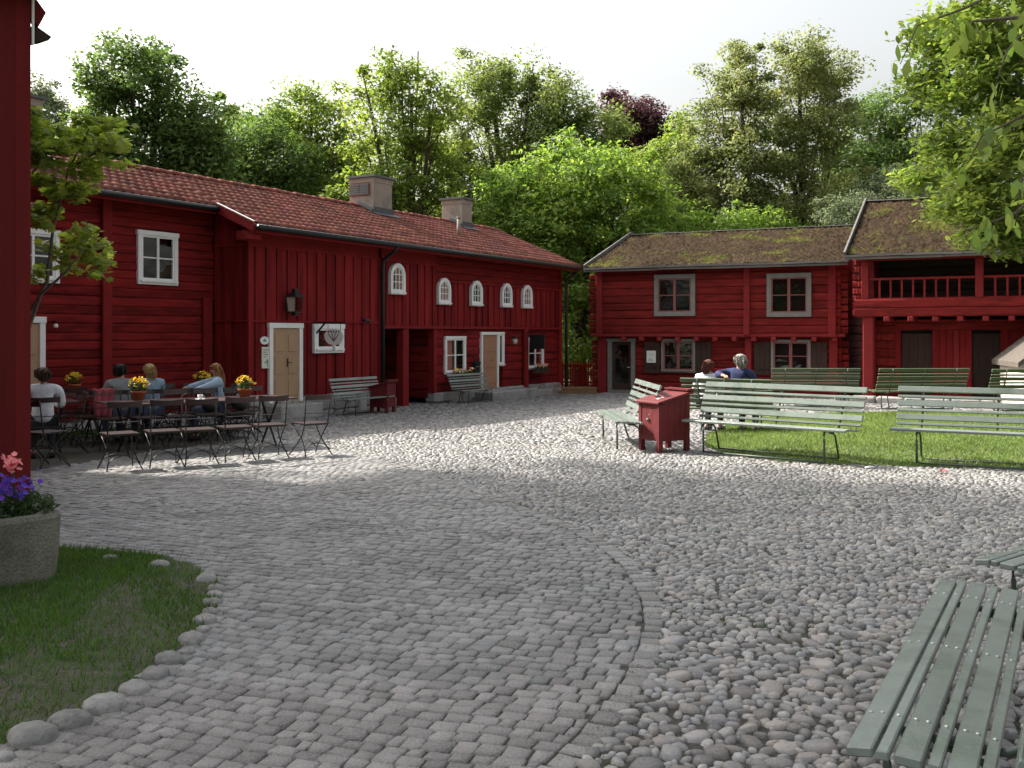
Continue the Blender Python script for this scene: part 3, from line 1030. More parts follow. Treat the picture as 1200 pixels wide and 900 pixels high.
# block B: upright boards
board_wall(L_, 0.02, 4.42, 1.985, 3.52, 0.0)
board_wall(L_, 0.02, 4.42, 0.32, 1.945, 0.0)
MB().bb(-0.03, 4.45, -0.045, 0.02, 1.945, 1.985).build('trim_band', mt['red_trim'], L_)
MB().bb(-0.03, 4.45, -0.04, 0.02, 3.52, 3.57).build('trim_band', mt['red_trim'], L_)
MB().bb(-0.02, 4.44, -0.012, 0.03, 3.571, 4.05).build('frieze_board', mt['red_trim'], L_)
stone_plinth(L_, 0.0, 4.44, ZB, 0.32, -0.06, 0.2, 7)
for xx in (-0.03, 4.42):
    MB().bb(xx, xx + 0.10, -0.0399, 0.0125, 0.32, 1.9445).bb(xx, xx + 0.10, -0.0399, 0.0125, 1.9855, 3.5195).build('corner_board', mt['red_trim'], L_)
# its left return wall
ret = empty('tmp')
for i in range(6):
    d = 0.02 if i % 2 else 0
    for za, zb in ((0.1, 1.945), (1.985, 3.52), (3.57, 4.2)):
        piece('board', BOARD, L_, (-0.0 - d + 0.01, 0.095 + 0.155 * i, (za + zb) / 2), (0.025, 0.15, zb - za))
bpy.data.objects.remove(ret)
MB().bb(-0.05, 0.02, 0.021, 1.0, 1.9455, 1.9845).bb(-0.05, 0.02, 0.021, 1.0, 3.52, 3.57).build('trim_band', mt['red_trim'], L_)
panel_door(L_, 0.54, 1.59, 0.22, 1.93, -0.04, leaves=2)
w4 = window(L_, 1.94, 2.98, 1.26, 1.92, -0.085, cas=0.11, cols=1, rows=1, header=0.02, deep=0.045)
MB().bb(1.95, 2.97, -0.055, -0.032, 1.27, 1.30).bb(1.95, 2.97, -0.055, -0.032, 1.88, 1.91).bb(1.95, 1.98, -0.055, -0.032, 1.30, 1.88).bb(2.94, 2.97, -0.055, -0.032, 1.30, 1.88).build('packing', mt['white'], w4)
# upper floor over the passage and the far part
board_wall(L_, 4.56, 6.93, 1.90, 3.50, 0.0)
board_wall(L_, 6.96, 14.16, 1.90, 3.10, 0.06)
MB().bb(4.55, 6.95, -0.045, 0.02, 3.50, 3.55).bb(4.55, 6.95, -0.012, 0.03, 3.5505, 4.05).build('frieze_board', mt['red_trim'], L_)
MB().bb(6.955, 14.2, -0.01, 0.075, 3.10, 3.15).build('trim_band', mt['red_trim'], L_)
log_wall(L_, LOGS, 6.95, 14.34, 3.15, 4.0, 0.07, 0.2)
MB().bb(4.56, 14.2, -0.05, 0.26, 1.83, 1.90).build('trim_band', mt['red_trim'], L_)
MB().bb(14.17, 14.36, -0.02, 0.16, ZB, 3.149).build('corner_post', mt['red_trim'], L_, bevel=0.01)
MB().bb(6.86, 7.0, -0.01, 0.2, 0.12, 1.829).build('corner_post', mt['red_trim'], L_, bevel=0.01)
MB().bb(5.45, 5.70, -0.02, 0.2, ZB, 1.829).build('passage_post', mt['red_trim'], L_, bevel=0.012)
arch_window(L_, 4.80, 5.42, 2.68, 3.46, -0.026, 'r')
for xa, cu in ((7.02, 'f'), (8.68, None), (10.39, None), (11.66, 'r')):
    arch_window(L_, xa, xa + 0.60, 2.48, 3.20, 0.034, cu)
opB = [(7.47, 8.47, 0.62, 1.60), (9.33, 10.6, 0.0, 1.72), (12.10, 13.12, 0.62, 1.55)]
log_wall(L_, LOGS, 7.0, 14.17, 0.12, 1.83, 0.07, 0.235, opB)
stone_plinth(L_, 6.86, 14.36, ZB, 0.12, 0.0, 0.3, 9)
stone_plinth(L_, 4.6, 6.86, ZB, -0.02, 0.9, 1.3, 13)
window(L_, 7.44, 8.50, 0.59, 1.63, 0.05, cas=0.075, curtain='l', mull=0.045)
window(L_, 12.07, 13.15, 0.59, 1.58, 0.05, cas=0.075, mull=0.045)
d2 = panel_door(L_, 9.30, 10.28, 0.12, 1.75, 0.05, fr=0.085, leaves=1, md='door_tan_dark')
window(L_, 10.285, 10.64, 0.74, 1.75, 0.05, cas=0.07, cols=1, rows=1)
MB().bb(11.78, 12.0, -0.06, 0.03, -0.05, 1.83).build('corner_post', mt['red_trim'], L_, bevel=0.01)
# passage: log walls inside, set back
log_wall(L_, LOGS, 4.45, 6.86, -0.02, 1.83, 1.75, 0.235)
log_wall(L_, LOGS, 0.2, 1.74, -0.02, 1.83, 6.86, 0.235, axis='y-')
MB().bb(4.44, 6.86, 0.262, 1.74, 1.80, 1.835).build('passage_ceiling', mt['dark_wood'], L_)
# roof
SL = (5.25 - 3.95) / 3.10
def zr(y): return 5.25 - SL * abs(y - 2.65)
rf = MB()
def slab(x0, x1, ya, yb, t=0.09, up=-0.03):
    rf.add([(x0, ya, zr(ya) + up), (x1, ya, zr(ya) + up), (x1, yb, zr(yb) + up), (x0, yb, zr(yb) + up),
            (x0, ya, zr(ya) + up - t), (x1, ya, zr(ya) + up - t), (x1, yb, zr(yb) + up - t), (x0, yb, zr(yb) + up - t)],
           [(0, 1, 2, 3), (7, 6, 5, 4), (0, 4, 5, 1), (1, 5, 6, 2), (2, 6, 7, 3), (3, 7, 4, 0)])
slab(-8.2, -0.35, 0.55, 2.65); slab(-0.35, 14.66, -0.45, 2.65); slab(-8.2, 14.66, 2.65, 5.75)
roof = rf.build('roof', mt['roof_under'], L_)
TW, TC = 0.205, 0.30
sl_len = math.hypot(1, SL)
tv = []
TF = []
prof = [(0.0, 0.012), (0.18, 0.0), (0.40, 0.002), (0.60, 0.03), (0.80, 0.045), (1.03, 0.02)]
np_ = len(prof)
for k in range(np_ - 1):
    TF += [(k, k + 1, np_ + k + 1, np_ + k), (2 * np_ + k, 2 * np_ + k + 1, k + 1, k)]
trs = random.Random(3)
def tile(x, y):
    """one pantile, its lower edge at y (towards the eave), lying up the slope"""
    vs = []
    jx = trs.uniform(-0.006, 0.006); jz = trs.uniform(-0.004, 0.006)
    dy = TC * 1.12 / sl_len
    for (yy, lift) in ((y, 0.03), (y + dy, 0.0)):
        for (u, h) in prof:
            vs.append((x + u * TW + jx, yy, zr(yy) - 0.02 + h + lift + jz))
    for (u, h) in prof:
        vs.append((x + u * TW + jx, y + 0.004, zr(y) - 0.035 + h + jz))
    return vs
tiles = []
x = -8.2
while x < 14.62:
    y = -0.50 if x > -0.38 else 0.50
    while y < 2.55:
        cpx = False
        if not cpx: tiles.append(tile(x, y))
        y += TC / sl_len
    x += TW
tf = orient([(a, b, c) for a, b, c in tiles[0]], TF)
tl = link('roof_tiles', quads_mesh('roof_tiles', tiles, tf), mt['tile'], roof)
tag(tl, kind='stuff')
rt = MB()
n = 8
vs = []; fs = []
for e, rr in ((0, 0.135), (0.42, 0.10)):
    for k in range(n + 1):
        a = math.pi * k / n
        vs.append((e, rr * math.cos(a), rr * 0.75 * math.sin(a)))
for k in range(n): fs.append((k, k + 1, n + 2 + k, n + 1 + k))
fs.append(tuple(range(n + 1)))
rt.add(vs, fs)
rto = rt.build('ridge_tile', mt['tile'], roof, True)
rto.location = (-8.2, 2.65, 5.24)
x = -7.83
while x < 14.6:
    piece('ridge_tile', rto.data, roof, (x, 2.65 + trs.uniform(-0.01, 0.01), 5.24 + trs.uniform(-0.008, 0.012)), (1, 1, 1), (0, trs.uniform(-0.02, 0.02), trs.uniform(-0.02, 0.02)))
    x += 0.37
# gutters, downpipes, barge boards
for xa, xb, yy in ((-8.2, -0.38, 0.44), (-0.3, 14.7, -0.56)):
    MB().tube([(xa, yy, zr(yy) - 0.05), (xb, yy, zr(yy) - 0.06)], 0.06, 8).build('gutter', mt['gutter'], L_, True)
    MB().bb(xa + 0.02, xb - 0.02, yy + 0.065, yy + 0.085, zr(yy) - 0.16, zr(yy) - 0.02).build('fascia', mt['red_trim'], L_)
for xx in (4.49, 14.50):
    MB().tube([(xx, -0.55, 3.83), (xx, -0.45, 3.70), (xx, -0.12, 3.50), (xx, -0.10, 3.3), (xx, -0.10, -0.2)], 0.05, 8).build('downpipe', mt['gutter'], L_, True)
bbm = MB()
bbm.beam((-0.385, 0.52, zr(0.52) - 0.07), (-0.385, -0.52, zr(-0.52) - 0.07), 0.04, 0.17)
bbm.build('barge_board', mt['red_trim'], L_)
MB().beam((-0.40, 0.48, zr(0.48) + 0.055), (-0.40, -0.54, zr(-0.54) + 0.055), 0.05, 0.015).build('barge_flashing', mt['white'], L_)
bb2 = MB(); bb2.beam((14.68, 2.65, zr(2.65) - 0.06), (14.68, -0.52, zr(-0.52) - 0.06), 0.04, 0.16); bb2.beam((14.68, 2.65, zr(2.65) - 0.06), (14.68, 5.75, zr(5.75) - 0.06), 0.04, 0.16); bb2.build('barge_board', mt['red_trim'], L_)
MB().bb(-0.34, -0.02, -0.38, 0.0, 3.62, 3.80).build('rafter_end', mt['red_trim'], L_)


def chimney(x, w, d, yo, ztop, louver):
    y0 = 2.65 + yo - d / 2; y1 = y0 + d
    c = MB().bb(x, x + w, y0, y1, 4.6, ztop).build('chimney', mt['plaster'], L_, bevel=0.012)
    MB().bb(x - 0.07, x + w + 0.07, y0 - 0.07, y1 + 0.07, ztop + 0.001, ztop + 0.06).build('cap', mt['sheet_metal'], c)
    MB().bb(x - 0.015, x + w + 0.015, y0 - 0.015, y1 + 0.015, ztop - 0.14, ztop - 0.001).build('collar', mt['plaster'], c)
    fl = MB()
    for yy, sgn in ((y0, -1),):
        fl.add([(x - 0.12, yy - 0.26, zr(yy - 0.26) + 0.06), (x + w + 0.12, yy - 0.26, zr(yy - 0.26) + 0.06), (x + w + 0.12, yy, zr(yy) + 0.06), (x - 0.12, yy, zr(yy) + 0.06),
                (x - 0.02, yy - 0.02, zr(yy) + 0.2), (x + w + 0.02, yy - 0.02, zr(yy) + 0.2)], [(0, 1, 2, 3), (3, 2, 5, 4)])
    fl.beam((x - 0.03, y0 - 0.05, zr(y0) + 0.09), (x - 0.03, 2.65, zr(2.65) + 0.12), 0.08, 0.10)
    fl.build('flashing', mt['sheet_metal'], c)
    if louver:
        l = MB()
        l.bb(x - 0.03, x - 0.001, y0 + 0.14, y1 - 0.02, ztop - 0.50, ztop - 0.17)
        lo = l.build('vent_frame', mt['sash_red'], c)
        for k in range(5):
            zz = ztop - 0.47 + k * 0.058
            for (ya, yb) in ((y0 + 0.16, (y0 + y1) / 2 + 0.05), ((y0 + y1) / 2 + 0.07, y1 - 0.04)):
                MB().bb(x - 0.045, x - 0.031, ya, yb, zz, zz + 0.045).build('vent_slat', mt['sheet_metal'], c)
    return c


chimney(7.02, 0.85, 0.85, -0.12, 6.05, True)
chimney(11.75, 0.58, 0.78, -0.05, 5.98, False)
chimney(-4.4, 1.2, 0.7, -0.1, 6.15, False)
vp = MB().tube([(9.72, 1.05, zr(1.05) - 0.05), (9.72, 1.05, zr(1.05) + 0.52)], 0.05, 10)
vp.tube([(9.72, 1.05, zr(1.05) + 0.52), (9.72, 1.05, zr(1.05) + 0.56)], 0.065, 10)
vp.build('vent_pipe', mt['plaster'], L_, True)
# stone steps at the doors
for xa, xb, y0, za in ((0.4, 1.75, -0.55, 0.2), (8.9, 11.6, -0.6, 0.06), (9.2, 10.4, -0.3, 0.115), (-5.2, -3.8, 0.5, 0.1)):
    b = MB().bb(xa, xb, y0, 0.02 if y0 < 0.2 else 0.98, ZB, za); b.build('door_step', mt['field_stone'], L_, bevel=0.03)
stone_plinth(L_, 11.6, 14.0, ZB, -0.02, -0.35, -0.06, 17, 0.35, 0.6)

# small things on its walls -------------------------------------------------
UX = Vector((0.494, 0.8695, 0)); UN = Vector((0.8695, -0.494, 0))    # along the front, out of the front
def onwall(x, out, z):
    return Vector((-5.46, 21.2, 0)) + UX * x + UN * out + Vector((0, 0, z))
RZL = R(60.4)
lan = empty('wall_lantern', onwall(1.15, 0.0, 2.15), RZL)
tag(lan, 'black four-sided lantern with frosted panes on the red wall above the tan double door', 'lantern')
MB().tube([(0, -0.03, 0.12), (0, -0.20, 0.12)], 0.015, 6).bb(-0.04, 0.04, -0.04, -0.02, 0.02, 0.24).build('bracket', mt['black_metal'], lan)
m = MB()
for sx, sy in ((-1, -1), (1, -1), (1, 1), (-1, 1)):
    m.beam((sx * 0.10, -0.24 + sy * 0.10, 0.02), (sx * 0.13, -0.24 + sy * 0.13, 0.34), 0.02, 0.02)
m.bb(-0.11, 0.11, -0.35, -0.13, 0.0, 0.025)
m.bb(-0.05, 0.05, -0.29, -0.19, -0.06, 0.0)
m.add([(-0.16, -0.40, 0.34), (0.16, -0.40, 0.34), (0.16, -0.08, 0.34), (-0.16, -0.08, 0.34), (-0.06, -0.30, 0.44), (0.06, -0.30, 0.44), (0.06, -0.18, 0.44), (-0.06, -0.18, 0.44)],
      [(0, 1, 5, 4), (1, 2, 6, 5), (2, 3, 7, 6), (3, 0, 4, 7), (4, 5, 6, 7), (3, 2, 1, 0)])
m.bb(-0.045, 0.045, -0.285, -0.195, 0.44, 0.52)
m.build('frame', mt['black_metal'], lan)
mt['frost'] = M('frosted_glass', (0.50, 0.47, 0.43), 0.35, 0.15, 4)
for a in range(4):
    c, s_ = math.cos(a * math.pi / 2), math.sin(a * math.pi / 2)
    pts = []
    for (u, w, z) in ((-0.09, 0.098, 0.03), (0.09, 0.098, 0.03), (0.118, 0.126, 0.335), (-0.118, 0.126, 0.335)):
        pts.append((u * c - w * s_, -0.24 + u * s_ + w * c, z))
    q = [(p[0] * 0.985, -0.24 + (p[1] + 0.24) * 0.985, p[2]) for p in pts]
    MB().add(pts + q, [(0, 1, 2, 3), (7, 6, 5, 4), (0, 4, 5, 1), (1, 5, 6, 2), (2, 6, 7, 3), (3, 7, 4, 0)]).build('pane', mt['frost'] if a == 1 else mt['glass'], lan)

def text_obj(name, body, size, mat, parent, loc, rot=(math.pi / 2, 0, 0), ext=0.002):
    cu = bpy.data.curves.new(name, 'FONT'); cu.body = body; cu.size = size; cu.extrude = ext; cu.align_x = 'CENTER'; cu.align_y = 'CENTER'
    t = bpy.data.objects.new('tmp', cu); COL.objects.link(t)
    dg = bpy.context.evaluated_depsgraph_get()
    me = bpy.data.meshes.new_from_object(t.evaluated_get(dg))
    bpy.data.objects.remove(t)
    me.materials.clear(); me.materials.append(mat)
    o = link(name, me, mat, parent); o.location = loc; o.rotation_euler = rot
    return o

mt['sign_ink'] = M('sign_ink', (0.05, 0.055, 0.05), 0.6, 0.1, 5)
mt['sign_green'] = M('sign_green', (0.10, 0.28, 0.17), 0.6, 0.2, 9)
mt['sign_cream'] = M('sign_cream', (0.62, 0.62, 0.54), 0.5, 0.08, 8)
sg = empty('oval_sign', onwall(0.415, 0.045, 1.555), RZL)
tag(sg, 'small white oval sign with a grey green emblem left of the tan double door', 'sign')
m = MB(); m.prism_y([(0.125 * math.cos(t * 0.2618), 0.085 * math.sin(t * 0.2618)) for t in range(24)], -0.02, 0.0); m.build('plate', mt['white'], sg)
m = MB(); m.ball((0, -0.022, -0.005), 0.06, 10, 6, (1.0, 0.04, 0.35)); m.ball((0.0, -0.022, 0.025), 0.03, 8, 6, (0.9, 0.05, 0.6)); m.build('emblem', mt['sign_green'], sg)
sg = empty('menu_board', onwall(0.455, 0.045, 1.195), RZL)
tag(sg, 'tall pale menu board with faint lines and a green drawing beside the tan double door', 'sign')
MB().bb(-0.125, 0.125, -0.025, 0.0, -0.225, 0.225).build('plate', mt['sign_cream'], sg)
MB().bb(0.1255, 0.155, -0.03, 0.0, -0.235, 0.235).build('side_rail', mt['black_metal'], sg)
m = MB()
for k, wd in enumerate((0.17, 0.12, 0.15, 0.10)): m.bb(-0.09, -0.09 + wd, -0.0285, -0.0255, 0.16 - k * 0.05, 0.172 - k * 0.05)
m.build('lines', mt['sign_ink'], sg)
m = MB().ball((0.03, -0.026, -0.08), 0.05, 8, 6, (0.6, 0.05, 1.0)); m.ball((-0.03, -0.026, -0.10), 0.03, 8, 6, (0.9, 0.06, 0.7)); m.beam((0.03, -0.027, -0.12), (0.05, -0.027, -0.19), 0.01, 0.02); m.build('drawing', mt['sign_green'], sg)

# the white tree-shaped sign hanging from a bracket in front of the small window
hs_ = empty('hanging_tree_sign', onwall(2.0, 0.0, 1.93), RZL)
tag(hs_, 'white tree-shaped cut-out sign hanging from a black bracket before the small white window', 'sign')
m = MB()
m.beam((0.0, -0.05, 0.02), (0.0, -0.95, 0.02), 0.03, 0.03); m.beam((0.0, -0.05, -0.28), (0.0, -0.36, 0.0), 0.03, 0.03)
m.build('bracket', mt['black_metal'], hs_)
m = MB()
pts = []
for k in range(28):
    a = 2 * math.pi * k / 28
    rx = 0.27; rz_ = 0.20 if math.sin(a) < 0 else 0.15
    pts.append((rx * math.cos(a), rz_ * math.sin(a)))
m.prism_y(pts, -0.012, 0.012)
m.prism_y([(-0.05, -0.34), (0.05, -0.34), (0.035, -0.17), (-0.035, -0.17)], -0.010, 0.010)
# the sign board hangs square to the wall
sb_ = m.build('sign_board', mt['white'], hs_); sb_.location = (0, -0.62, -0.28); sb_.rotation_euler = (0, 0, R(-90))
for dy in (-0.45, -0.80):
    MB().tube([(0, dy, 0.01), (0, dy, -0.16)], 0.006, 5).build('hanger', mt['black_metal'], hs_)
m = MB()
for k, (a, b) in enumerate(((-0.15, 0.05), (-0.05, 0.07), (0.05, 0.07), (0.14, 0.05), (-0.09, -0.02), (0.09, -0.02))):
    m.beam((0.0, -0.012, -0.12), (a, -0.012, b), 0.006, 0.022)
t = m.build('branches', mt['grey_paint'], sb_)
m = MB()
for k in range(5): m.bb(-0.16 + k * 0.072, -0.125 + k * 0.072, -0.016, -0.0125, 0.075, 0.115)
m.build('lettering', mt['sign_ink'], sb_)

# black hanging sign and lamp by the far door
hb = empty('hanging_box_sign', onwall(11.88, 0.06, 1.25), RZL)
tag(hb, 'black hanging sign standing out from the red post beside the far right window', 'sign')
MB().bb(-0.03, 0.03, -0.62, -0.10, -0.02, 0.42).build('sign_board', mt['black_metal'], hb, bevel=0.01)
MB().beam((0, 0, 0.48), (0, -0.66, 0.48), 0.03, 0.03).beam((0, -0.2, 0.42), (0, -0.2, 0.48), 0.015, 0.015).beam((0, -0.52, 0.42), (0, -0.52, 0.48), 0.015, 0.015).build('bracket', mt['black_metal'], hb)
lp = empty('door_lamp', onwall(10.95, 0.0, 1.45), RZL)
tag(lp, 'small dark glass lamp on the wall right of the far tan door', 'lamp')
MB().tube([(0, -0.02, 0.15), (0, -0.15, 0.15)], 0.012, 6).lathe([(0.02, 0.17), (0.10, 0.12), (0.10, 0.105)], (0, -0.16, 0), 10).build('bracket', mt['black_metal'], lp)
MB().lathe([(0.045, -0.06), (0.08, 0.0), (0.075, 0.10)], (0, -0.16, 0), 10).build('shade', mt['frost'], lp, True)
lp = empty('bare_bulb_lamp', onwall(-3.87, -0.98, 1.86), RZL)
tag(lp, 'tiny white bulb lamp on the log wall right of the leftmost door', 'lamp')
MB().tube([(0, 0, 0.06), (0, -0.10, 0.06), (0, -0.10, 0.02)], 0.015, 6).build('bracket', mt['black_metal'], lp)
MB().ball((0, -0.10, -0.02), 0.04, 8, 6).build('bulb', mt['white'], lp, True)
sp = empty('wall_spotlight', onwall(3.75, 0.02, 2.02), RZL)
tag(sp, 'small black spotlight on the trim band of the boarded wall', 'lamp')
MB().tube([(0, -0.02, 0), (0, -0.12, 0.0)], 0.015, 6).build('arm', mt['black_metal'], sp)
MB().tube([(-0.08, -0.14, 0.0), (0.10, -0.14, -0.02)], [0.035, 0.05], 8).build('lamp_head', mt['black_metal'], sp)
mb_ = empty('wall_mailbox', onwall(8.87, 0.02, 0.72), RZL)
tag(mb_, 'black rounded letter box on the log wall between window and far tan door', 'letter box')
MB().bb(-0.13, 0.13, -0.12, 0.0, -0.17, 0.12).build('box', mt['black_metal'], mb_, bevel=0.02)
m = MB(); m.prism_y([(0.15 * math.cos(math.pi * k / 8), 0.121 + 0.09 * math.sin(math.pi * k / 8)) for k in range(9)], -0.13, 0.0); m.build('lid', mt['black_metal'], mb_)
MB().bb(-0.08, 0.08, -0.125, -0.121, 0.04, 0.06).build('slot', mt['grey_paint'], mb_)
# ------------------------------------------------------------------ old log house with the mossy roof
def mossy_roof(par, x0, x1, ye, ze, yr, zr_, seed, ntuft, back=True):
    nx, ny = int((x1 - x0) / 0.09), int((yr - ye) / 0.11)
    rs = np.random.RandomState(seed)
    g = rs.uniform(-1, 1, (ny + 1, nx + 1))
    g = (g + np.roll(g, 1, 0) + np.roll(g, 1, 1)) / 3
    course = 0.32
    vs = []
    sl = (zr_ - ze) / (yr - ye)
    for j in range(ny + 1):
        for i in range(nx + 1):
            y = ye + (yr - ye) * j / ny
            step = 0.02 * (1 - ((y - ye) / course) % 1.0)
            vs.append((x0 + (x1 - x0) * i / nx, y, ze + sl * (y - ye) + 0.03 * g[j, i] + step))
    fs = [(j * (nx + 1) + i, j * (nx + 1) + i + 1, (j + 1) * (nx + 1) + i + 1, (j + 1) * (nx + 1) + i) for j in range(ny) for i in range(nx)]
    me = bpy.data.meshes.new('roof'); me.from_pydata(vs, [], fs)
    roof = link('roof', me, mt['moss_roof'], par, True)
    u = MB()
    u.add([(x0, ye, ze - 0.05), (x1, ye, ze - 0.05), (x1, yr, zr_ - 0.05), (x0, yr, zr_ - 0.05), (x1, 2 * yr - ye, ze - 0.05), (x0, 2 * yr - ye, ze - 0.05)], [(3, 2, 1, 0), (5, 4, 2, 3)])
    u.build('roof_deck', mt['roof_under'], roof)
    u = MB().add([(x0, yr, zr_ + 0.01), (x1, yr, zr_ + 0.01), (x1, 2 * yr - ye, ze), (x0, 2 * yr - ye, ze)], [(0, 1, 2, 3)])
    u.build('roof_back', mt['moss_roof'], roof)
    # moss cushions
    n = ntuft
    P = np.stack([rs.uniform(x0 + 0.05, x1 - 0.05, n), rs.uniform(ye + 0.03, yr - 0.08, n)], 1)
    v = np.sin(P[:, 0] * 2.1 + seed) * np.sin(P[:, 1] * 3.0) + rs.uniform(-0.8, 0.8, n)
    P = P[v > -0.45]; n = len(P)
    sz = rs.uniform(0.03, 0.10, n)
    zz = ze + sl * (P[:, 1] - ye) - 0.005
    V = np.zeros((n, 6, 3), np.float32)
    a0 = rs.uniform(0, 6.28, n)
    for k in range(5):
        a = a0 + k * 1.2566
        V[:, k, 0] = P[:, 0] + np.cos(a) * sz * rs.uniform(0.7, 1.3, n); V[:, k, 1] = P[:, 1] + np.sin(a) * sz * rs.uniform(0.7, 1.3, n)
        V[:, k, 2] = zz + sl * (V[:, k, 1] - P[:, 1])
    V[:, 5, 0] = P[:, 0]; V[:, 5, 1] = P[:, 1]; V[:, 5, 2] = zz + sz * rs.uniform(0.5, 0.95, n)
    fl = np.array([[k, (k + 1) % 5, 5] for k in range(5)]).ravel()
    F = (fl[None] + (np.arange(n) * 6)[:, None]).ravel()
    tag(link('moss_cushions', np_mesh('moss_cushions', V.reshape(-1, 3), F, np.full(n * 5, 3)), mt['moss'], roof), kind='stuff')
    rr = random.Random(seed)
    # grey ridge boards and eave boards
    x = x0
    while x < x1 - 0.1:
        w = min(rr.uniform(0.8, 1.6), x1 - x)
        b = MB().beam((x, yr - 0.07, zr_ + 0.0 + rr.uniform(0, 0.02)), (x + w - 0.02, yr - 0.07, zr_ + rr.uniform(0, 0.03)), 0.16, 0.025, (0, 0.3, 1))
        b.build('ridge_board', mt['grey_wood'], roof); x += w
    for k, (dz, dy) in enumerate(((-0.02, -0.03), (-0.09, 0.01))):
        x = x0 - 0.03
        while x < x1 - 0.05:
            w = min(rr.uniform(1.4, 2.6), x1 + 0.03 - x)
            MB().beam((x, ye + dy, ze + dz + rr.uniform(-0.012, 0.012)), (x + w - 0.012, ye + dy, ze + dz + rr.uniform(-0.012, 0.012)), 0.035, 0.06).build('eave_board', mt['grey_wood'], roof); x += w
    for xx in (x0 - 0.02, x1 + 0.02):
        MB().beam((xx, ye - 0.05, ze + 0.03), (xx, yr, zr_ + 0.07), 0.05, 0.14).beam((xx, 2 * yr - ye, ze + 0.03), (xx, yr, zr_ + 0.07), 0.05, 0.14).build('barge_board', mt['grey_wood'], roof)
    return roof


H1 = empty('log_house', (2.68, 33.1, 0), R(-25))
tag(H1, 'bright red two-storey log house with mossy roof, grey-framed windows and brown shutters', 'house')
Z1 = -0.45
MB().bb(0.22, 7.4, 0.46, 8.4, Z1, 3.9).build('wall_core', mt['interior'], H1)
opU = [(2.05, 3.26, 2.30, 3.50), (5.55, 6.75, 2.25, 3.45)]
log_wall(H1, LOGS_OLD, 0.0, 7.62, 1.70, 3.78, 0.0, 0.235, opU, 0.2)
YL = 0.22
opL = [(0.42, 1.24, Z1, 1.49), (2.21, 3.21, 0.53, 1.49), (5.63, 6.70, 0.58, 1.47)]
log_wall(H1, LOGS_OLD, 0.0, 7.62, Z1 + 0.15, 1.66, YL, 0.22, opL, 0.2)
stone_plinth(H1, -0.1, 7.7, Z1 - 0.1, Z1 + 0.15, YL - 0.05, YL + 0.2, 23)
window(H1, 2.0, 3.31, 2.25, 3.55, -0.03, cas=0.13, m_cas='grey_paint', m_sash='sash_red', mull=0.08, rowsplit=0.5, sill=False)
window(H1, 5.5, 6.8, 2.20, 3.50, -0.03, cas=0.13, m_cas='grey_paint', m_sash='sash_red', mull=0.08, rowsplit=0.5, sill=False)
window(H1, 2.16, 3.26, 0.48, 1.54, YL - 0.03, cas=0.08, m_cas='grey_paint', m_sash='sash_red', mull=0.09, sill=True)
window(H1, 5.58, 6.75, 0.53, 1.52, YL - 0.03, cas=0.08, m_cas='grey_paint', m_sash='sash_red', mull=0.09, sill=True)
# doorway: grey frame, dark glazed door standing inside
f = MB(); f.bb(0.37, 0.50, YL - 0.06, YL + 0.12, Z1 + 0.12, 1.44); f.bb(1.16, 1.29, YL - 0.06, YL + 0.12, Z1 + 0.12, 1.44); f.bb(0.34, 1.32, YL - 0.07, YL + 0.12, 1.44, 1.55); f.bb(0.50, 1.16, YL - 0.05, YL + 0.1, Z1 + 0.12, Z1 + 0.34)
dr = MB().bb(0.50, 0.60, YL + 0.04, YL + 0.07, -0.1, 1.44).bb(1.06, 1.16, YL + 0.04, YL + 0.07, -0.1, 1.44).bb(0.60, 1.06, YL + 0.04, YL + 0.07, 1.34, 1.44).bb(0.60, 1.06, YL + 0.04, YL + 0.07, -0.1, 0.1)
door = dr.build('door', mt['dark_wood'], H1)
f.build('door_frame', mt['grey_paint'], door, bevel=0.006)
MB().bb(0.60, 1.06, YL + 0.05, YL + 0.055, 0.1, 1.34).build('pane', mt['glass'], door)
MB().bb(0.5, 1.16, YL + 0.2, YL + 0.21, -0.2, 1.44).build('dark_room_sheet', mt['interior'], door)
MB().tube([(1.11, YL + 0.03, 0.62), (1.11, YL - 0.01, 0.62), (1.02, YL - 0.01, 0.62)], 0.01, 6).build('handle', mt['bolt'], door)
for k, (xa, xb) in enumerate(((1.60, 2.12), (3.28, 3.76), (5.08, 5.55), (6.77, 7.22))):
    sh = MB()
    n = 3
    for i in range(n):
        sh.bb(xa + (xb - xa) * i / n + 0.003, xa + (xb - xa) * (i + 1) / n - 0.003, YL - 0.065, YL - 0.035, 0.46, 1.44)
    s = sh.build('shutter', mt['dark_wood'], H1)
    MB().bb(xa + 0.01, xb - 0.01, YL - 0.085, YL - 0.0655, 0.62, 0.69).bb(xa + 0.01, xb - 0.01, YL - 0.085, YL - 0.0655, 1.22, 1.29).build('batten', mt['dark_wood'], s)
for xa, xb, za, zb, yy in ((4.80, 4.99, 1.66, 3.70, -0.08), (0.06, 0.26, 1.60, 3.72, -0.08), (7.28, 7.50, 1.60, 3.72, -0.08), (4.80, 5.0, -0.3, 1.60, YL - 0.1), (0.05, 0.33, -0.35, 1.60, YL - 0.1), (7.28, 7.52, -0.3, 1.60, YL - 0.1)):
    MB().bb(xa, xb, yy, yy + 0.07, za, zb).build('corner_post', mt['red_trim_old'], H1, bevel=0.012)
MB().bb(-0.15, 7.75, -0.04, 0.46, 1.60, 1.70).build('storey_beam', mt['red_trim_old'], H1, bevel=0.015)
for k in range(12):
    xx = 0.9 + k * 0.59
    MB().bb(xx, xx + 0.15, -0.05, YL + 0.1, 1.47, 1.599).build('joist_end', mt['red_trim_old'], H1, bevel=0.015)
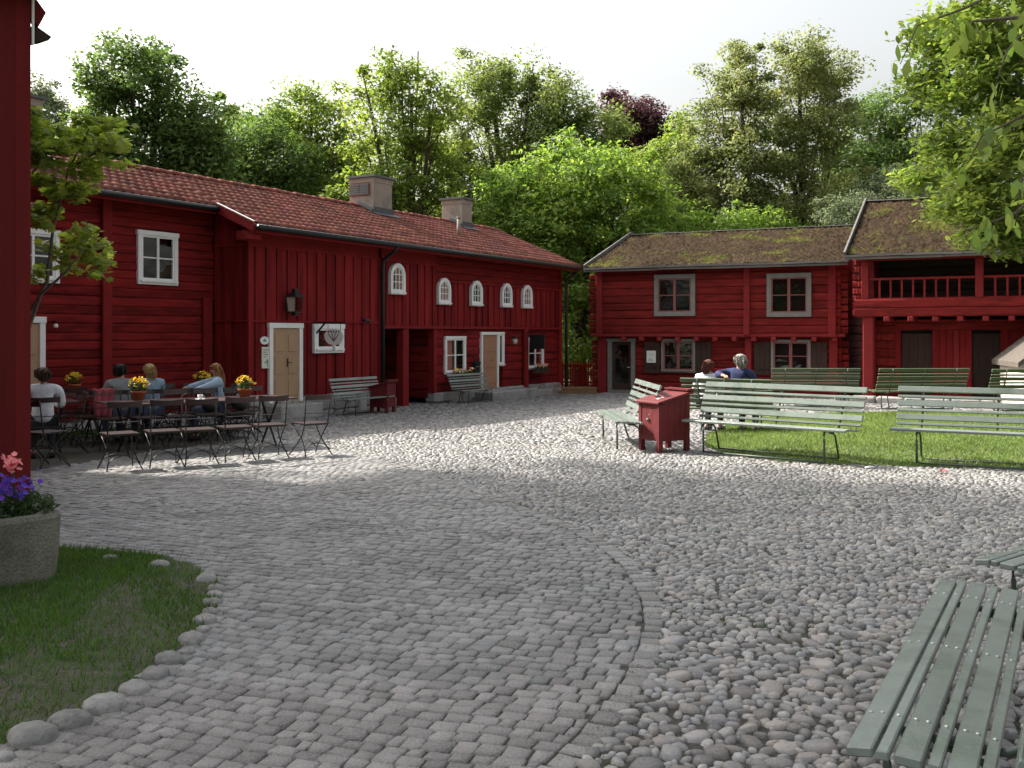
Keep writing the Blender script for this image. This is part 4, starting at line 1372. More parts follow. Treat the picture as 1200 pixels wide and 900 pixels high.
# log ends that stick out at the corners, and the side walls
for zz in range(9):
    piece('log_end', LOGS_OLD[zz % 5], H1, (-0.11, 0.12, 1.80 + zz * 0.215), (0.2, 0.17, 0.18)); piece('log_end', LOGS_OLD[(zz + 2) % 5], H1, (7.72, 0.12, 1.80 + zz * 0.215), (0.2, 0.17, 0.18))
for zz in range(9):
    piece('log_end', LOGS_OLD[zz % 5], H1, (-0.10, 0.35, -0.2 + zz * 0.2), (0.2, 0.17, 0.17)); piece('log_end', LOGS_OLD[(zz + 2) % 5], H1, (7.72, 0.35, -0.2 + zz * 0.2), (0.2, 0.17, 0.17))
log_wall(H1, LOGS_OLD, 0.2, 8.4, 1.70, 3.7, 0.0, 0.235, (), 0.2, 'y-')
log_wall(H1, LOGS_OLD, 0.45, 8.4, -0.3, 1.66, 0.02, 0.22, (), 0.2, 'y-')
log_wall(H1, LOGS_OLD, 0.2, 8.4, 1.70, 3.7, 7.62, 0.235, (), 0.2, 'y+')
log_wall(H1, LOGS_OLD, 0.45, 8.4, -0.3, 1.66, 7.62, 0.22, (), 0.2, 'y+')
g = MB().prism_y([(-0.1, 3.7), (8.8, 3.7), (4.35, 5.10)], 0, 0.08)
for xx in (0.05, 7.5):
    MB().add([(xx + v[1], v[0], v[2]) for v in g.v], g.f).build('gable', mt['red_trim_old'], H1)
MB().bb(-0.1, 7.72, -0.06, 0.2, 3.781, 3.88).build('wall_plate', mt['red_trim_old'], H1)
mossy_roof(H1, -0.20, 7.85, -0.38, 3.80, 4.35, 5.25, 3, 15000)
MB().bb(0.25, 1.4, -0.35, YL - 0.06, Z1, -0.20).build('door_step', mt['field_stone'], H1, bevel=0.03)
# poster on the shutter
EX = Vector((math.cos(R(-25)), math.sin(R(-25)), 0)); EN = Vector((math.sin(R(-25)), -math.cos(R(-25)), 0))
po = empty('paper_notice', Vector((2.68, 33.1, 0)) + EX * 1.85 + EN * (-YL + 0.088) + Vector((0, 0, 0.97)), R(-25))
tag(po, 'white paper notice with a faint drawing pinned to the brown shutter beside the doorway', 'notice')
MB().bb(-0.15, 0.15, -0.012, -0.004, -0.19, 0.19).build('sheet', mt['white'], po)
m = MB()
for k in range(3): m.bb(-0.09, 0.08 - 0.03 * k, -0.0145, -0.0125, -0.13 + k * 0.03, -0.12 + k * 0.03)
m.tube([(-0.05, -0.0135, 0.02), (-0.02, -0.0135, 0.09), (0.03, -0.0135, 0.10), (0.06, -0.0135, 0.05), (0.02, -0.0135, 0.0)], 0.006, 4)
m.build('drawing', mt['grey_paint'], po)

# ------------------------------------------------------------------ gallery house at the right
H2 = empty('gallery_house', (9.69, 28.5, 0), R(-28))
tag(H2, 'dark red log house with open upper gallery and mossy roof at the right edge', 'house')
W2 = 7.0
MB().bb(0.31, W2 - 0.1, 1.72, 6.2, Z1, 3.9).bb(0.31, W2 - 0.1, 1.15, 1.55, Z1, 2.1).build('wall_core', mt['interior'], H2)
LOGS_SHADED = [log_mesh('log', mt['dark_wood'], 40 + s_) for s_ in range(3)]  # shade of the deep gallery put into the colour of its back wall
log_wall(H2, LOGS_SHADED, 0.0, W2, 2.68, 3.95, 1.5, 0.235, (), 0.2)
MB().bb(0.0, W2, 0.2, 1.5, 3.88, 3.91).build('gallery_ceiling', mt['dark_wood'], H2)
opG = [(0.96, 1.77, Z1, 1.70), (2.78, 3.48, Z1, 1.72), (4.9, 5.7, Z1, 1.70)]
log_wall(H2, LOGS_OLD, 0.30, 0.80, Z1 + 0.1, 2.1, 0.92, 0.225, (), 0.2)
log_wall(H2, LOGS_OLD, 0.80, W2, 1.80, 2.1, 0.92, 0.225, (), 0.2)
for (xa, xb) in ((0.80, 0.955), (1.775, 2.32), (2.46, 2.775), (3.485, 4.895), (5.705, W2)):
    n = max(1, round((xb - xa) / 0.19))
    for i in range(n):
        a = xa + (xb - xa) * i / n; b = xa + (xb - xa) * (i + 1) / n
        piece('board', BOARD, H2, ((a + b) / 2, 0.97 + (0.012 if i % 2 else 0), (Z1 + 1.8) / 2), (b - a - 0.006, 0.03, 1.8 - Z1 - 0.005))
MB().bb(2.325, 2.455, 0.90, 1.02, Z1, 1.795).build('corner_post', mt['red_trim_old'], H2)
for (xa, xb) in ((0.96, 1.77), (2.78, 3.48), (4.9, 5.7)):
    b = MB()
    for i in range(4):
        b.bb(xa + (xb - xa) * i / 4 + 0.003, xa + (xb - xa) * (i + 1) / 4 - 0.003, 1.055, 1.085, Z1, 1.70)
    d = b.build('door', mt['dark_wood'], H2)
    MB().bb(xb - 0.12, xb - 0.08, 1.02, 1.0545, 0.5, 0.62).build('handle', mt['black_metal'], d)
# gallery
for z0_, h_ in ((2.17, 0.24), (2.415, 0.245)):
    piece('log', LOGS_OLD[int(z0_ * 10) % 5], H2, (W2 / 2, 0.09, z0_ + h_ / 2), (W2 + 0.3, 0.2, h_))
MB().bb(0.0, W2, 0.192, 1.49, 2.60, 2.66).build('gallery_floor', mt['dark_wood'], H2)
for xx in (0.0, 2.90, 5.75):
    MB().bb(xx + 0.02, xx + 0.22, 0.02, 0.20, 2.66, 3.72).build('gallery_post', mt['red_trim_old'], H2, bevel=0.015)
MB().bb(-0.1, W2, 0.0, 0.22, 3.721, 3.86).build('wall_plate', mt['red_trim_old'], H2)
MB().bb(0.22, W2, 0.07, 0.13, 3.18, 3.24).build('handrail', mt['red_trim_old'], H2)
MB().bb(0.22, W2, 0.07, 0.13, 2.661, 2.69).build('bottom_rail', mt['red_trim_old'], H2)
x = 0.50
while x < W2 - 0.1:
    if not (2.80 < x < 3.15 or 5.65 < x < 6.0):
        MB().bb(x - 0.025, x + 0.025, 0.075, 0.125, 2.6905, 3.1795).build('baluster', mt['red_trim_old'], H2)
    x += 0.29
for k in range(10):
    xx = 0.62 + k * 0.62
    MB().bb(xx, xx + 0.15, -0.03, 1.1, 2.04, 2.168).build('joist_end', mt['red_trim_old'], H2, bevel=0.015)
MB().bb(0.06, 0.34, 0.05, 0.40, Z1, 2.168).build('corner_post', mt['red_trim_old'], H2, bevel=0.02)
for zz in range(8):
    piece('log_end', LOGS_OLD[zz % 5], H2, (-0.08, 0.12, 2.28 + zz * 0.2), (0.26, 0.18, 0.17))
log_wall(H2, LOGS_OLD, 0.4, 6.2, Z1, 3.85, 0.1, 0.235, (), 0.2, 'y-')
g = MB().prism_y([(-0.2, 3.8), (6.6, 3.8), (3.1, 5.58)], 0, 0.08)
for xx in (0.1, W2 - 0.2):
    MB().add([(xx + v[1], v[0], v[2]) for v in g.v], g.f).build('gable', mt['red_trim_old'], H2)
mossy_roof(H2, -0.32, W2, -0.42, 3.86, 3.1, 5.72, 8, 12000)
stone_plinth(H2, -0.5, 3.5, Z1 - 0.1, 0.02, -1.1, -0.7, 31, 0.4, 0.8)

# small white plastered hut, half out of view
hut = empty('plastered_hut', (12.2, 24.4, gz(24.4)), R(-14))
tag(hut, 'small white plastered hut with thick sloping grey roof edge at the right margin', 'hut')
b = MB().prism_y([(0, -0.1), (3.2, -0.1), (3.2, 1.12), (1.6, 2.42), (0, 1.12)], 0, 2.6); b.build('wall', mt['plaster_white'], hut)
for sx in (0, 1):
    m = MB()
    if sx == 0: m.beam((-0.14, -0.14, 1.03), (-0.14 + 1.76, -0.14, 2.47), 0.001, 0.001)
    def P(x, y, z): return (x if sx == 0 else 3.2 - x, y, z)
    m = MB().add([P(-0.16, -0.16, 1.02), P(1.6, -0.16, 2.45), P(1.6, 2.8, 2.45), P(-0.16, 2.8, 1.02), P(-0.16, -0.16, 1.14), P(1.6, -0.16, 2.57), P(1.6, 2.8, 2.57), P(-0.16, 2.8, 1.14)],
                 [(0, 1, 2, 3), (7, 6, 5, 4), (0, 4, 5, 1), (1, 5, 6, 2), (2, 6, 7, 3), (3, 7, 4, 0)])
    m.build('roof', mt['hut_roof'], hut)

# picket fence in the gap between the two houses
fe = empty('picket_fence', (1.72, 35.2, gz(35)), R(-8))
tag(fe, 'low red picket fence closing the gap between long house and log house', 'fence')
x = 0.0
while x < 1.25:
    h = 1.02 + prng.uniform(-0.02, 0.02)
    MB().prism_y([(x, 0.05), (x + 0.05, 0.05), (x + 0.05, h - 0.05), (x + 0.025, h), (x, h - 0.05)], -0.02, 0.0).build('picket', mt['red_board'], fe)
    x += 0.088
for z in (0.25, 0.82):
    MB().bb(-0.1, 1.35, 0.001, 0.04, z, z + 0.07).build('rail', mt['red_board'], fe)
for x in (-0.08, 1.26):
    MB().bb(x, x + 0.09, 0.041, 0.12, -0.1, 1.0).build('post', mt['red_board'], fe)
mt['yellow_wood'] = M('yellow_wood', (0.20, 0.12, 0.055), 0.85, 0.3, 3, (1, 5, 5), bump=0.4)
st = empty('timber_step', (1.35, 32.6, gz(32.6)), R(-3))
tag(st, 'long yellowish timber step before the picket fence', 'step')
MB().bb(0, 1.35, 0.0, 0.5, -0.05, 0.10).build('tread', mt['yellow_wood'], st, bevel=0.01)
MB().bb(0, 1.35, 0.25, 0.6, 0.1005, 0.20).build('tread', mt['yellow_wood'], st, bevel=0.01)

# ------------------------------------------------------------------ the near red house at the left edge
NH = empty('near_red_house', (-4.25, 9.0, 0), R(34.8))
tag(NH, 'dark red board wall and eave tip of a house close by at the left edge', 'house')
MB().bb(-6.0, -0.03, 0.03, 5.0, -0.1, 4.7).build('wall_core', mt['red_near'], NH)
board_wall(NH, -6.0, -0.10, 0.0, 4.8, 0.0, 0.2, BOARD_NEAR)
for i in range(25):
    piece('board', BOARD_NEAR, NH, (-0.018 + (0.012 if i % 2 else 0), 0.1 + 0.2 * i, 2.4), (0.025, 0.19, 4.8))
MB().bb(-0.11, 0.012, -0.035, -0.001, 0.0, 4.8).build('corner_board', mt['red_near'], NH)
MB().bb(-0.004, 0.016, -0.0005, 0.09, 0.0, 4.8).build('corner_board', mt['black_metal'], NH)
m = MB()
m.add([(-6.3, -0.30, 4.78), (0.20, -0.30, 4.78), (0.20, 2.5, 6.5), (-6.3, 2.5, 6.5), (0.20, 5.35, 4.78), (-6.3, 5.35, 4.78)] + [(-6.3, -0.30, 4.88), (0.20, -0.30, 4.88), (0.20, 2.5, 6.6), (-6.3, 2.5, 6.6), (0.20, 5.35, 4.88), (-6.3, 5.35, 4.88)],
      [(3, 2, 1, 0), (5, 4, 2, 3), (6, 7, 8, 9), (9, 8, 10, 11), (0, 1, 7, 6), (1, 2, 8, 7), (2, 4, 10, 8), (4, 5, 11, 10), (5, 3, 9, 11), (3, 0, 6, 9)])
nr = m.build('roof', mt['roof_under'], NH)
MB().beam((0.22, -0.36, 4.75), (0.22, 2.5, 6.53), 0.035, 0.2).build('barge_board', mt['red_near'], nr)
MB().bb(-6.3, 0.235, -0.34, -0.305, 4.70, 4.86).build('eave_board', mt['red_near'], nr)
MB().prism_y([(0.018, 4.50), (0.075, 4.40), (0.14, 4.54), (0.05, 4.66), (0.018, 4.66)], -0.02, 0.12).build('rafter_tip', mt['red_near'], nr)
MB().prism_y([(0.018, 4.26), (0.10, 4.29), (0.185, 4.335), (0.075, 4.40), (0.018, 4.40)], -0.02, 0.12).build('rafter_tip', mt['dark_wood'], nr)
MB().tube([(0.03, -0.04, 4.24), (0.03, -0.04, 4.78)], 0.012, 6).build('white_line', mt['white'], nr)  # thin white tube running up the wall edge
g = MB().prism_y([(0, 4.6), (5.0, 4.6), (2.5, 6.4)], 0, 0.06)
MB().add([(-0.06 + v[1], v[0], v[2]) for v in g.v], g.f).build('gable', mt['red_near'], NH)
# ------------------------------------------------------------------ benches
SEAT = [(-0.250, 0.440, 'w', -8), (-0.183, 0.444, 'n', 0), (-0.112, 0.440, 'w', 3), (-0.040, 0.434, 'n', 5), (0.032, 0.427, 'w', 6), (0.100, 0.420, 'n', 6)]
BD = Vector((0, 0.215, 0.54)).normalized()
BACK = [(0.03, 'n'), (0.125, 'w'), (0.22, 'n'), (0.315, 'w'), (0.41, 'n'), (0.515, 'w')]


_b = MB().lathe([(0.008, 0.0), (0.008, 0.003), (0.004, 0.006)], (0, 0, 0), 8)
BOLT = bpy.data.meshes.new('bolt_head'); BOLT.from_pydata(_b.v, [], _b.f); BOLT.materials.append(mt['bolt'])


def bench(loc, rz, length, label, group, bolts=False, paint='bench_green', sc=1.0):
    root = empty('park_bench', loc, rz)
    tag(root, label, 'bench', group)
    root.scale = (1, sc, sc)
    h = length / 2
    fx = [-(h - 0.32), h - 0.32]
    def slat(y, z, kind, ang, name):
        w = 0.078 if kind == 'w' else 0.036
        m = MB().bb(-h, h, -w / 2, w / 2, -0.016, 0.016)
        o = m.build(name, mt[paint], root, bevel=0.005)
        o.location = (prng.uniform(-0.006, 0.006), y, z); o.rotation_euler = (ang, 0, 0)
        if bolts:
            for xx in fx + [0]:
                for yy in ((-0.018, 0.018) if kind == 'w' else (0,)):
                    piece('bolt_head', BOLT, o, (xx, yy, 0.0155))
        return o
    for (y, z, k, a) in SEAT:
        slat(y, z, k, R(-a), 'seat_slat')
    ba = math.atan2(BD.z, BD.y)
    for (s, k) in BACK:
        slat(0.180 + BD.y * s, 0.455 + BD.z * s, k, ba, 'back_slat')
    for xx in fx:
        pts = [(xx, -0.215, 0.0), (xx, -0.22, 0.30), (xx, -0.225, 0.37), (xx, -0.21, 0.405), (xx, -0.17, 0.413), (xx, 0.06, 0.392), (xx, 0.14, 0.40), (xx, 0.205, 0.44)]
        pts += [(xx, 0.222 + BD.y * s, 0.445 + BD.z * s) for s in (0.08, 0.3, 0.55)]
        MB().tube(pts, 0.014, 8).build('frame', mt['bench_steel'], root, True)
        MB().tube([(xx, -0.06, 0.385), (xx, 0.04, 0.372), (xx, 0.10, 0.33), (xx, 0.20, 0.02)], 0.013, 8).build('rear_leg', mt['bench_steel'], root, True)
    MB().tube([(0, 0.20 + BD.y * s, 0.44 + BD.z * s) for s in (0.0, 0.3, 0.55)], 0.012, 6).build('back_brace', mt['bench_steel'], root, True)
    MB().tube([(fx[0], -0.215, 0.013), (fx[1], -0.215, 0.013)], 0.013, 8).build('ground_rail', mt['bench_steel'], root, True)
    MB().tube([(fx[0], 0.20, 0.025), (fx[1], 0.20, 0.025)], 0.013, 8).build('ground_rail', mt['bench_steel'], root, True)
    return root


GB = 'green slatted park benches round the yard'
bench((3.52, 14.02, 0.02), R(-43), 2.46, 'large green slatted bench standing at the lawn edge right of the red bin', GB)
bench((6.12, 12.95, 0.02), R(-30), 2.46, 'green slatted bench at the lawn edge cut by the right margin', GB)
bench((1.74, 15.95, gz(16)), R(-88), 2.3, 'sunlit pale green bench seen from its end left of the red bin', GB)
bench((3.85, 18.0, gz(18)), R(152), 1.6, 'green bench with its back to us and two people sitting on it', GB, paint='bench_green_shaded')
bench((7.45, 25.4, gz(25.4) + 0.02), R(178), 2.15, 'far green bench seen from behind, below the right window of the log house', GB, paint='bench_green_shaded')
bench((9.45, 23.9, gz(23.9) + 0.05), R(184), 2.15, 'far green bench seen from behind, before the first door of the gallery house', GB, paint='bench_green_shaded')
bench((11.85, 23.2, gz(23.2) + 0.05), R(180), 2.3, 'far green bench seen from behind, in front of the white hut', GB, paint='bench_green_shaded')
bench((-3.32, 23.0, gz(23)), R(60), 1.7, 'small green bench against the boarded red wall near the small red bin', GB, sc=0.84)
bench((-1.0, 27.8, gz(27.7)), R(57), 1.75, 'small green bench below the window of the far log wall', GB, sc=0.80)
bench((1.845, 4.01, 0.0), R(-119), 2.40, 'close green bench with broad worn slats filling the lower right corner', GB, True)
bench((3.63, 6.19, 0.0), R(-140), 2.3, 'bench end with dark green seat slats poking in at the right margin', GB, True)


# ------------------------------------------------------------------ red slope-lidded bins
def red_bin(loc, rz, sc, label):
    b = empty('litter_bin', loc, rz)
    tag(b, label, 'bin', 'red wooden litter bins')
    W, D, H, H2 = 0.50 * sc, 0.46 * sc, 0.66 * sc, 0.78 * sc     # lid rises towards +x
    t = 0.02
    def panel(name, pts, y0, y1):
        MB().prism_y(pts, y0, y1).build(name, mt['red_bin'], b)
    leg = 0.13 * sc
    # boarded front and back, each board its own piece
    for yy in (-D / 2, D / 2 - t):
        n = 4
        for i in range(n):
            a = -W / 2 + 0.05 + (W - 0.1) * i / n; c = -W / 2 + 0.05 + (W - 0.1) * (i + 1) / n
            ha = H + (H2 - H) * (a + W / 2) / W; hc = H + (H2 - H) * (c + W / 2) / W
            MB().prism_y([(a + 0.002, leg + 0.1), (c - 0.002, leg + 0.1), (c - 0.002, hc - 0.002), (a + 0.002, ha - 0.002)], yy, yy + t).build('board', mt['red_bin'], b)
        MB().bb(-W / 2 + 0.06, W / 2 - 0.06, yy - 0.006, yy + t + 0.006, leg + 0.02, leg + 0.099).build('rail', mt['red_bin'], b)
    for xx, hh in ((-W / 2, H), (W / 2 - t, H2)):
        n = 3
        for i in range(n):
            a = -D / 2 + 0.05 + (D - 0.1) * i / n; c = -D / 2 + 0.05 + (D - 0.1) * (i + 1) / n
            MB().bb(xx, xx + t, a + 0.002, c - 0.002, leg + 0.1, hh - 0.01).build('board', mt['red_bin'], b)
        MB().bb(xx - 0.006, xx + t + 0.006, -D / 2 + 0.06, D / 2 - 0.06, leg + 0.02, leg + 0.099).build('rail', mt['red_bin'], b)
    for sx in (-1, 1):
        for sy in (-1, 1):
            hh = (H if sx < 0 else H2) - 0.012
            MB().bb(sx * (W / 2 - 0.025) - 0.035, sx * (W / 2 - 0.025) + 0.035, sy * (D / 2 - 0.025) - 0.035, sy * (D / 2 - 0.025) + 0.035, 0, hh).build('leg', mt['red_bin'], b, bevel=0.004)
    MB().bb(-W / 2 + 0.03, W / 2 - 0.03, -D / 2 + 0.03, D / 2 - 0.03, leg + 0.06, leg + 0.08).build('floor', mt['dark_wood'], b)
    o = 0.05
    s = (H2 - H) / W
    za, zb = H - s * o, H2 + s * o
    MB().add([(-W / 2 - o, -D / 2 - o, za), (W / 2 + o, -D / 2 - o, zb), (W / 2 + o, D / 2 + o, zb), (-W / 2 - o, D / 2 + o, za),
              (-W / 2 - o, -D / 2 - o, za + 0.035), (W / 2 + o, -D / 2 - o, zb + 0.035), (W / 2 + o, D / 2 + o, zb + 0.035), (-W / 2 - o, D / 2 + o, za + 0.035)],
             [(0, 1, 2, 3), (7, 6, 5, 4), (0, 4, 5, 1), (1, 5, 6, 2), (2, 6, 7, 3), (3, 7, 4, 0)]).build('lid', mt['red_bin'], b, bevel=0.006)
    MB().bb(W / 2 - 0.05, W / 2 + o + 0.005, -D / 2 - o + 0.003, D / 2 + o - 0.003, zb + 0.036, zb + 0.062).build('lid_strip', mt['red_bin'], b)
    return b


red_bin((2.22, 14.95, 0), R(28), 1.06, 'large dark red wooden bin with sloping lid between the benches')
red_bin((-2.98, 23.6, gz(23.6)), R(-20), 0.88, 'small dark red wooden bin beside the black downpipe of the long house')
bpap = tag(MB().bb(-0.05, 0.05, -0.035, 0.035, 0, 0.004).build('paper_scrap', mt['white']), 'scrap of white paper lying on the lid of the large red bin', 'paper')
bpap.location = (2.14, 14.82, 0.765); bpap.rotation_euler = (0.0, R(-13), R(28))
lt = MB()
for i in range(9):
    a = i * 0.7
    lt.add([(0.03 * math.cos(a), 0.03 * math.sin(a), 0.012 * (i % 3)), (0.05 * math.cos(a + 0.6), 0.04 * math.sin(a + 0.6), 0.02), (0.01, 0.0, 0.045)], [(0, 1, 2)])
mt['litter'] = M('litter_red', (0.6, 0.12, 0.14), 0.5, 0.5, 30)
lo = lt.build('crumpled_wrapper', mt['litter']); tag(lo, 'small red and white crumpled wrapper lying on the cobbles before the right bench', 'wrapper'); lo.location = (5.25, 12.45, 0.01)
lo = MB().add([(-0.06, -0.02, 0), (0.06, -0.025, 0.01), (0.055, 0.03, 0.02), (-0.05, 0.025, 0.006), (0, 0, 0.03)], [(0, 1, 4), (1, 2, 4), (2, 3, 4), (3, 0, 4)]).build('paper_litter', mt['white'])
tag(lo, 'crumpled white paper lying on the cobbles between the two lawn benches', 'paper'); lo.location = (4.50, 12.9, 0.01)


# ------------------------------------------------------------------ cafe chairs and tables
def chair_proto():
    c = empty('cafe_chair')
    tag(c, 'x', 'chair', 'folding cafe chairs')
    for i in range(5):
        y = -0.16 + i * 0.08
        MB().bb(-0.20, 0.20, y - 0.033, y + 0.033, 0.44, 0.458).build('seat_slat', mt['chair_wood'], c)
    # curved wooden back board
    vs = []; fs = []; n = 8
    for i in range(n + 1):
        u = -1 + 2 * i / n
        x = 0.21 * u; y = 0.205 + 0.03 * (1 - u * u); top = 0.865 - 0.012 * (1 - u * u)
        vs += [(x, y, 0.785), (x, y + 0.018, 0.785), (x, y + 0.028, top), (x, y + 0.01, top)]
    for i in range(n):
        for k in range(4):
            fs.append((4 * i + k, 4 * i + (k + 1) % 4, 4 * i + 4 + (k + 1) % 4, 4 * i + 4 + k))
    fs += [(0, 3, 2, 1), (4 * n, 4 * n + 1, 4 * n + 2, 4 * n + 3)]
    MB().add(vs, fs).build('back_board', mt['chair_wood'], c)
    MB().tube([(-0.19, 0.185, 0.60), (0, 0.20, 0.60), (0.19, 0.185, 0.60)], 0.006, 5).build('back_rod', mt['iron'], c)
    for s in (-1, 1):
        MB().tube([(s * 0.195, 0.215, 0.86), (s * 0.19, 0.18, 0.60), (s * 0.185, 0.15, 0.43), (s * 0.165, 0.05, 0.28), (s * 0.185, -0.10, 0.12), (s * 0.215, -0.21, 0.0)], 0.009, 6).build('leg', mt['iron'], c, True)
        MB().tube([(s * 0.185, -0.18, 0.44), (s * 0.17, -0.08, 0.34), (s * 0.155, 0.03, 0.24), (s * 0.18, 0.15, 0.11), (s * 0.215, 0.235, 0.0)], 0.009, 6).build('leg', mt['iron'], c, True)
    for yy, zz in ((0.17, 0.085), (-0.14, 0.085)):
        MB().tube([(-0.20, yy + (0.03 if yy > 0 else -0.03), zz), (-0.12, yy, zz + 0.07), (0, yy * 0.95, zz + 0.10), (0.12, yy, zz + 0.07), (0.20, yy + (0.03 if yy > 0 else -0.03), zz)], 0.007, 5).build('stretcher', mt['iron'], c, True)
    MB().tube([(-0.185, -0.18, 0.435), (0.185, -0.18, 0.435)], 0.007, 5).tube([(-0.185, 0.16, 0.435), (0.185, 0.16, 0.435)], 0.007, 5).build('seat_frame', mt['iron'], c)
    return c


ch0 = chair_proto(); used = [False]
def chair(x, y, rzd, label):
    if not used[0]: used[0] = True; o = ch0
    else: o = copy_tree(ch0)
    o.location = (x, y, gz(y)); o.rotation_euler = (0, 0, R(rzd)); o['label'] = label
    return o


ORD = ['first', 'second', 'third', 'fourth', 'fifth', 'sixth']
RD = Vector((0.8, 0.6)); FD = Vector((-0.6, 0.8)); P0 = Vector((-4.92, 12.87))
def q(s, o): v = P0 + RD * s + FD * o; return v.x, v.y
ROW = [(-4.93, 12.87), (-4.50, 13.20), (-4.12, 13.42), (-3.74, 13.78), (-3.36, 14.12), (-2.84, 14.42)]
for i, (x, y) in enumerate(ROW):
    chair(x, y, 217 + prng.uniform(-7, 7), ORD[i] + ' folding cafe chair from the left in the near row, its back to us')
for i in range(5):
    x, y = q(0.6 + i * 0.5, 2.55 + prng.uniform(-0.05, 0.08)); chair(x, y, 37 + prng.uniform(-8, 8), ORD[i] + ' cafe chair from the left facing us on the far side of the front table')
for i, s in enumerate((2.0, 3.0)):
    x, y = q(s, 3.3); chair(x, y, 217 + prng.uniform(-6, 6), ('empty cafe chair right of the blonde woman at the second table', 'empty cafe chair at the right end of the second table')[i])
for i in range(3):
    x, y = q(1.6 + i * 0.55, 4.75); chair(x, y, 37 + prng.uniform(-8, 8), ORD[i] + ' cafe chair from the left on the far side of the second table')
x, y = q(0.95, 3.25); chair(x, y, 217, 'cafe chair under the man in grey')
x, y = q(1.40, 3.25); chair(x, y, 222, 'cafe chair under the blonde woman in blue')
x, y = q(2.50, 3.23); chair(x, y, 292, 'cafe chair under the long-haired woman reaching out her arm')
chair(-6.30, 13.75, 205, 'cafe chair under the man in the white jacket')
chair(-5.95, 13.05, 150, 'folding cafe chair standing askew before the man in the white jacket')
chair(-7.55, 15.3, 37, 'cafe chair facing us behind the leftmost table'); chair(-7.05, 15.75, 37, 'cafe chair at the far side of the leftmost table, by its right end')
chair(-5.05, 18.2, 300, 'cafe chair at the right end of the rear table by the wall'); chair(-6.3, 18.6, 100, 'cafe chair at the left end of the rear table by the wall')


x, y = q(0.45, 3.3); chair(x, y, 214, 'empty cafe chair left of the man in grey')
chair(-7.0, 13.35, 200, 'cafe chair with its back to us left of the man in the white jacket')
chair(-8.1, 17.0, 140, 'cafe chair at the near left of the table by the leftmost door'); chair(-7.25, 16.85, 215, 'cafe chair with its back to us at the table by the leftmost door')
x, y = q(-0.05, 2.35); chair(x, y, 300, 'cafe chair at the left end of the front table, turned sideways')
x, y = q(3.35, 4.1); chair(x, y, 110, 'cafe chair closing the right end of the second table')


def table(x, y, rzd, length, label, width=0.72):
    t = empty('cafe_table', (x, y, gz(y)), R(rzd))
    tag(t, label, 'table', 'brown slatted cafe tables')
    n = 6
    for i in range(n):
        a = -width / 2 + width * i / n; b = -width / 2 + width * (i + 1) / n
        MB().bb(-length / 2, length / 2, a + 0.004, b - 0.004, 0.715, 0.738).build('top_slat', mt['table_wood'], t)
    for sx in (-1, 1):
        xx = sx * (length / 2 - 0.25)
        MB().beam((xx, -0.3, 0.0), (xx, 0.28, 0.70), 0.02, 0.03).build('leg', mt['iron'], t)
        MB().beam((xx + 0.022, 0.3, 0.0), (xx + 0.022, -0.28, 0.70), 0.02, 0.03).build('leg', mt['iron'], t)
        MB().bb(xx - 0.02, xx + 0.04, -width / 2 + 0.03, width / 2 - 0.03, 0.69, 0.714).build('cross_bar', mt['iron'], t)
    MB().tube([(-(length / 2 - 0.25), 0, 0.35), (length / 2 - 0.25, 0, 0.35)], 0.012, 6).build('stretcher', mt['iron'], t)
    return t


x, y = q(1.62, 1.72); table(x, y, 37, 2.7, 'long brown slatted table behind the near row of chairs', 1.0)
x, y = q(1.75, 4.0); table(x, y, 37, 2.7, 'brown table where the couple and the long-haired woman sit')
table(-7.05, 14.62, 37, 1.5, 'brown table in front of the man in the white jacket')
table(-7.65, 17.45, 50, 1.5, 'brown table near the log wall by the leftmost door')
table(-5.68, 18.45, 20, 1.1, 'small rear brown table near the corner of the log wall')


def cup(x, y, label):
    c = empty('coffee_cup', (x, y, 0.738 + gz(y))); tag(c, label, 'cup', 'white cups on the tables')
    MB().lathe([(0.055, 0.0), (0.075, 0.012), (0.07, 0.014), (0.03, 0.008)], (0, 0, 0), 14).build('saucer', mt['white'], c, True)
    MB().lathe([(0.025, 0.009), (0.036, 0.03), (0.04, 0.075), (0.036, 0.075), (0.03, 0.03)], (0, 0, 0), 14).build('cup', mt['white'], c, True)
    MB().tube([(0.037, 0, 0.06), (0.06, 0, 0.055), (0.06, 0, 0.035), (0.035, 0, 0.03)], 0.005, 5).build('handle', mt['white'], c, True)
x, y = q(1.75, 3.85); cup(x, y, 'white cup on the second table right of the blonde woman')
x, y = q(1.6, 1.6); cup(x, y, 'white cup on the middle of the front table')


# ------------------------------------------------------------------ potted flowers
def leaf_cloud(name, n, c, rad, L, mat, parent, seed, up=0.4, wid=0.45):
    rs = np.random.RandomState(seed)
    d = rs.normal(size=(n, 3)); d /= np.linalg.norm(d, axis=1)[:, None]
    P = np.array(c) + d * np.array(rad) * (rs.uniform(0.2, 1.0, n) ** 0.5)[:, None]
    return link(name, leaf_mesh(name, P, rs, L, up, wid), mat, parent)


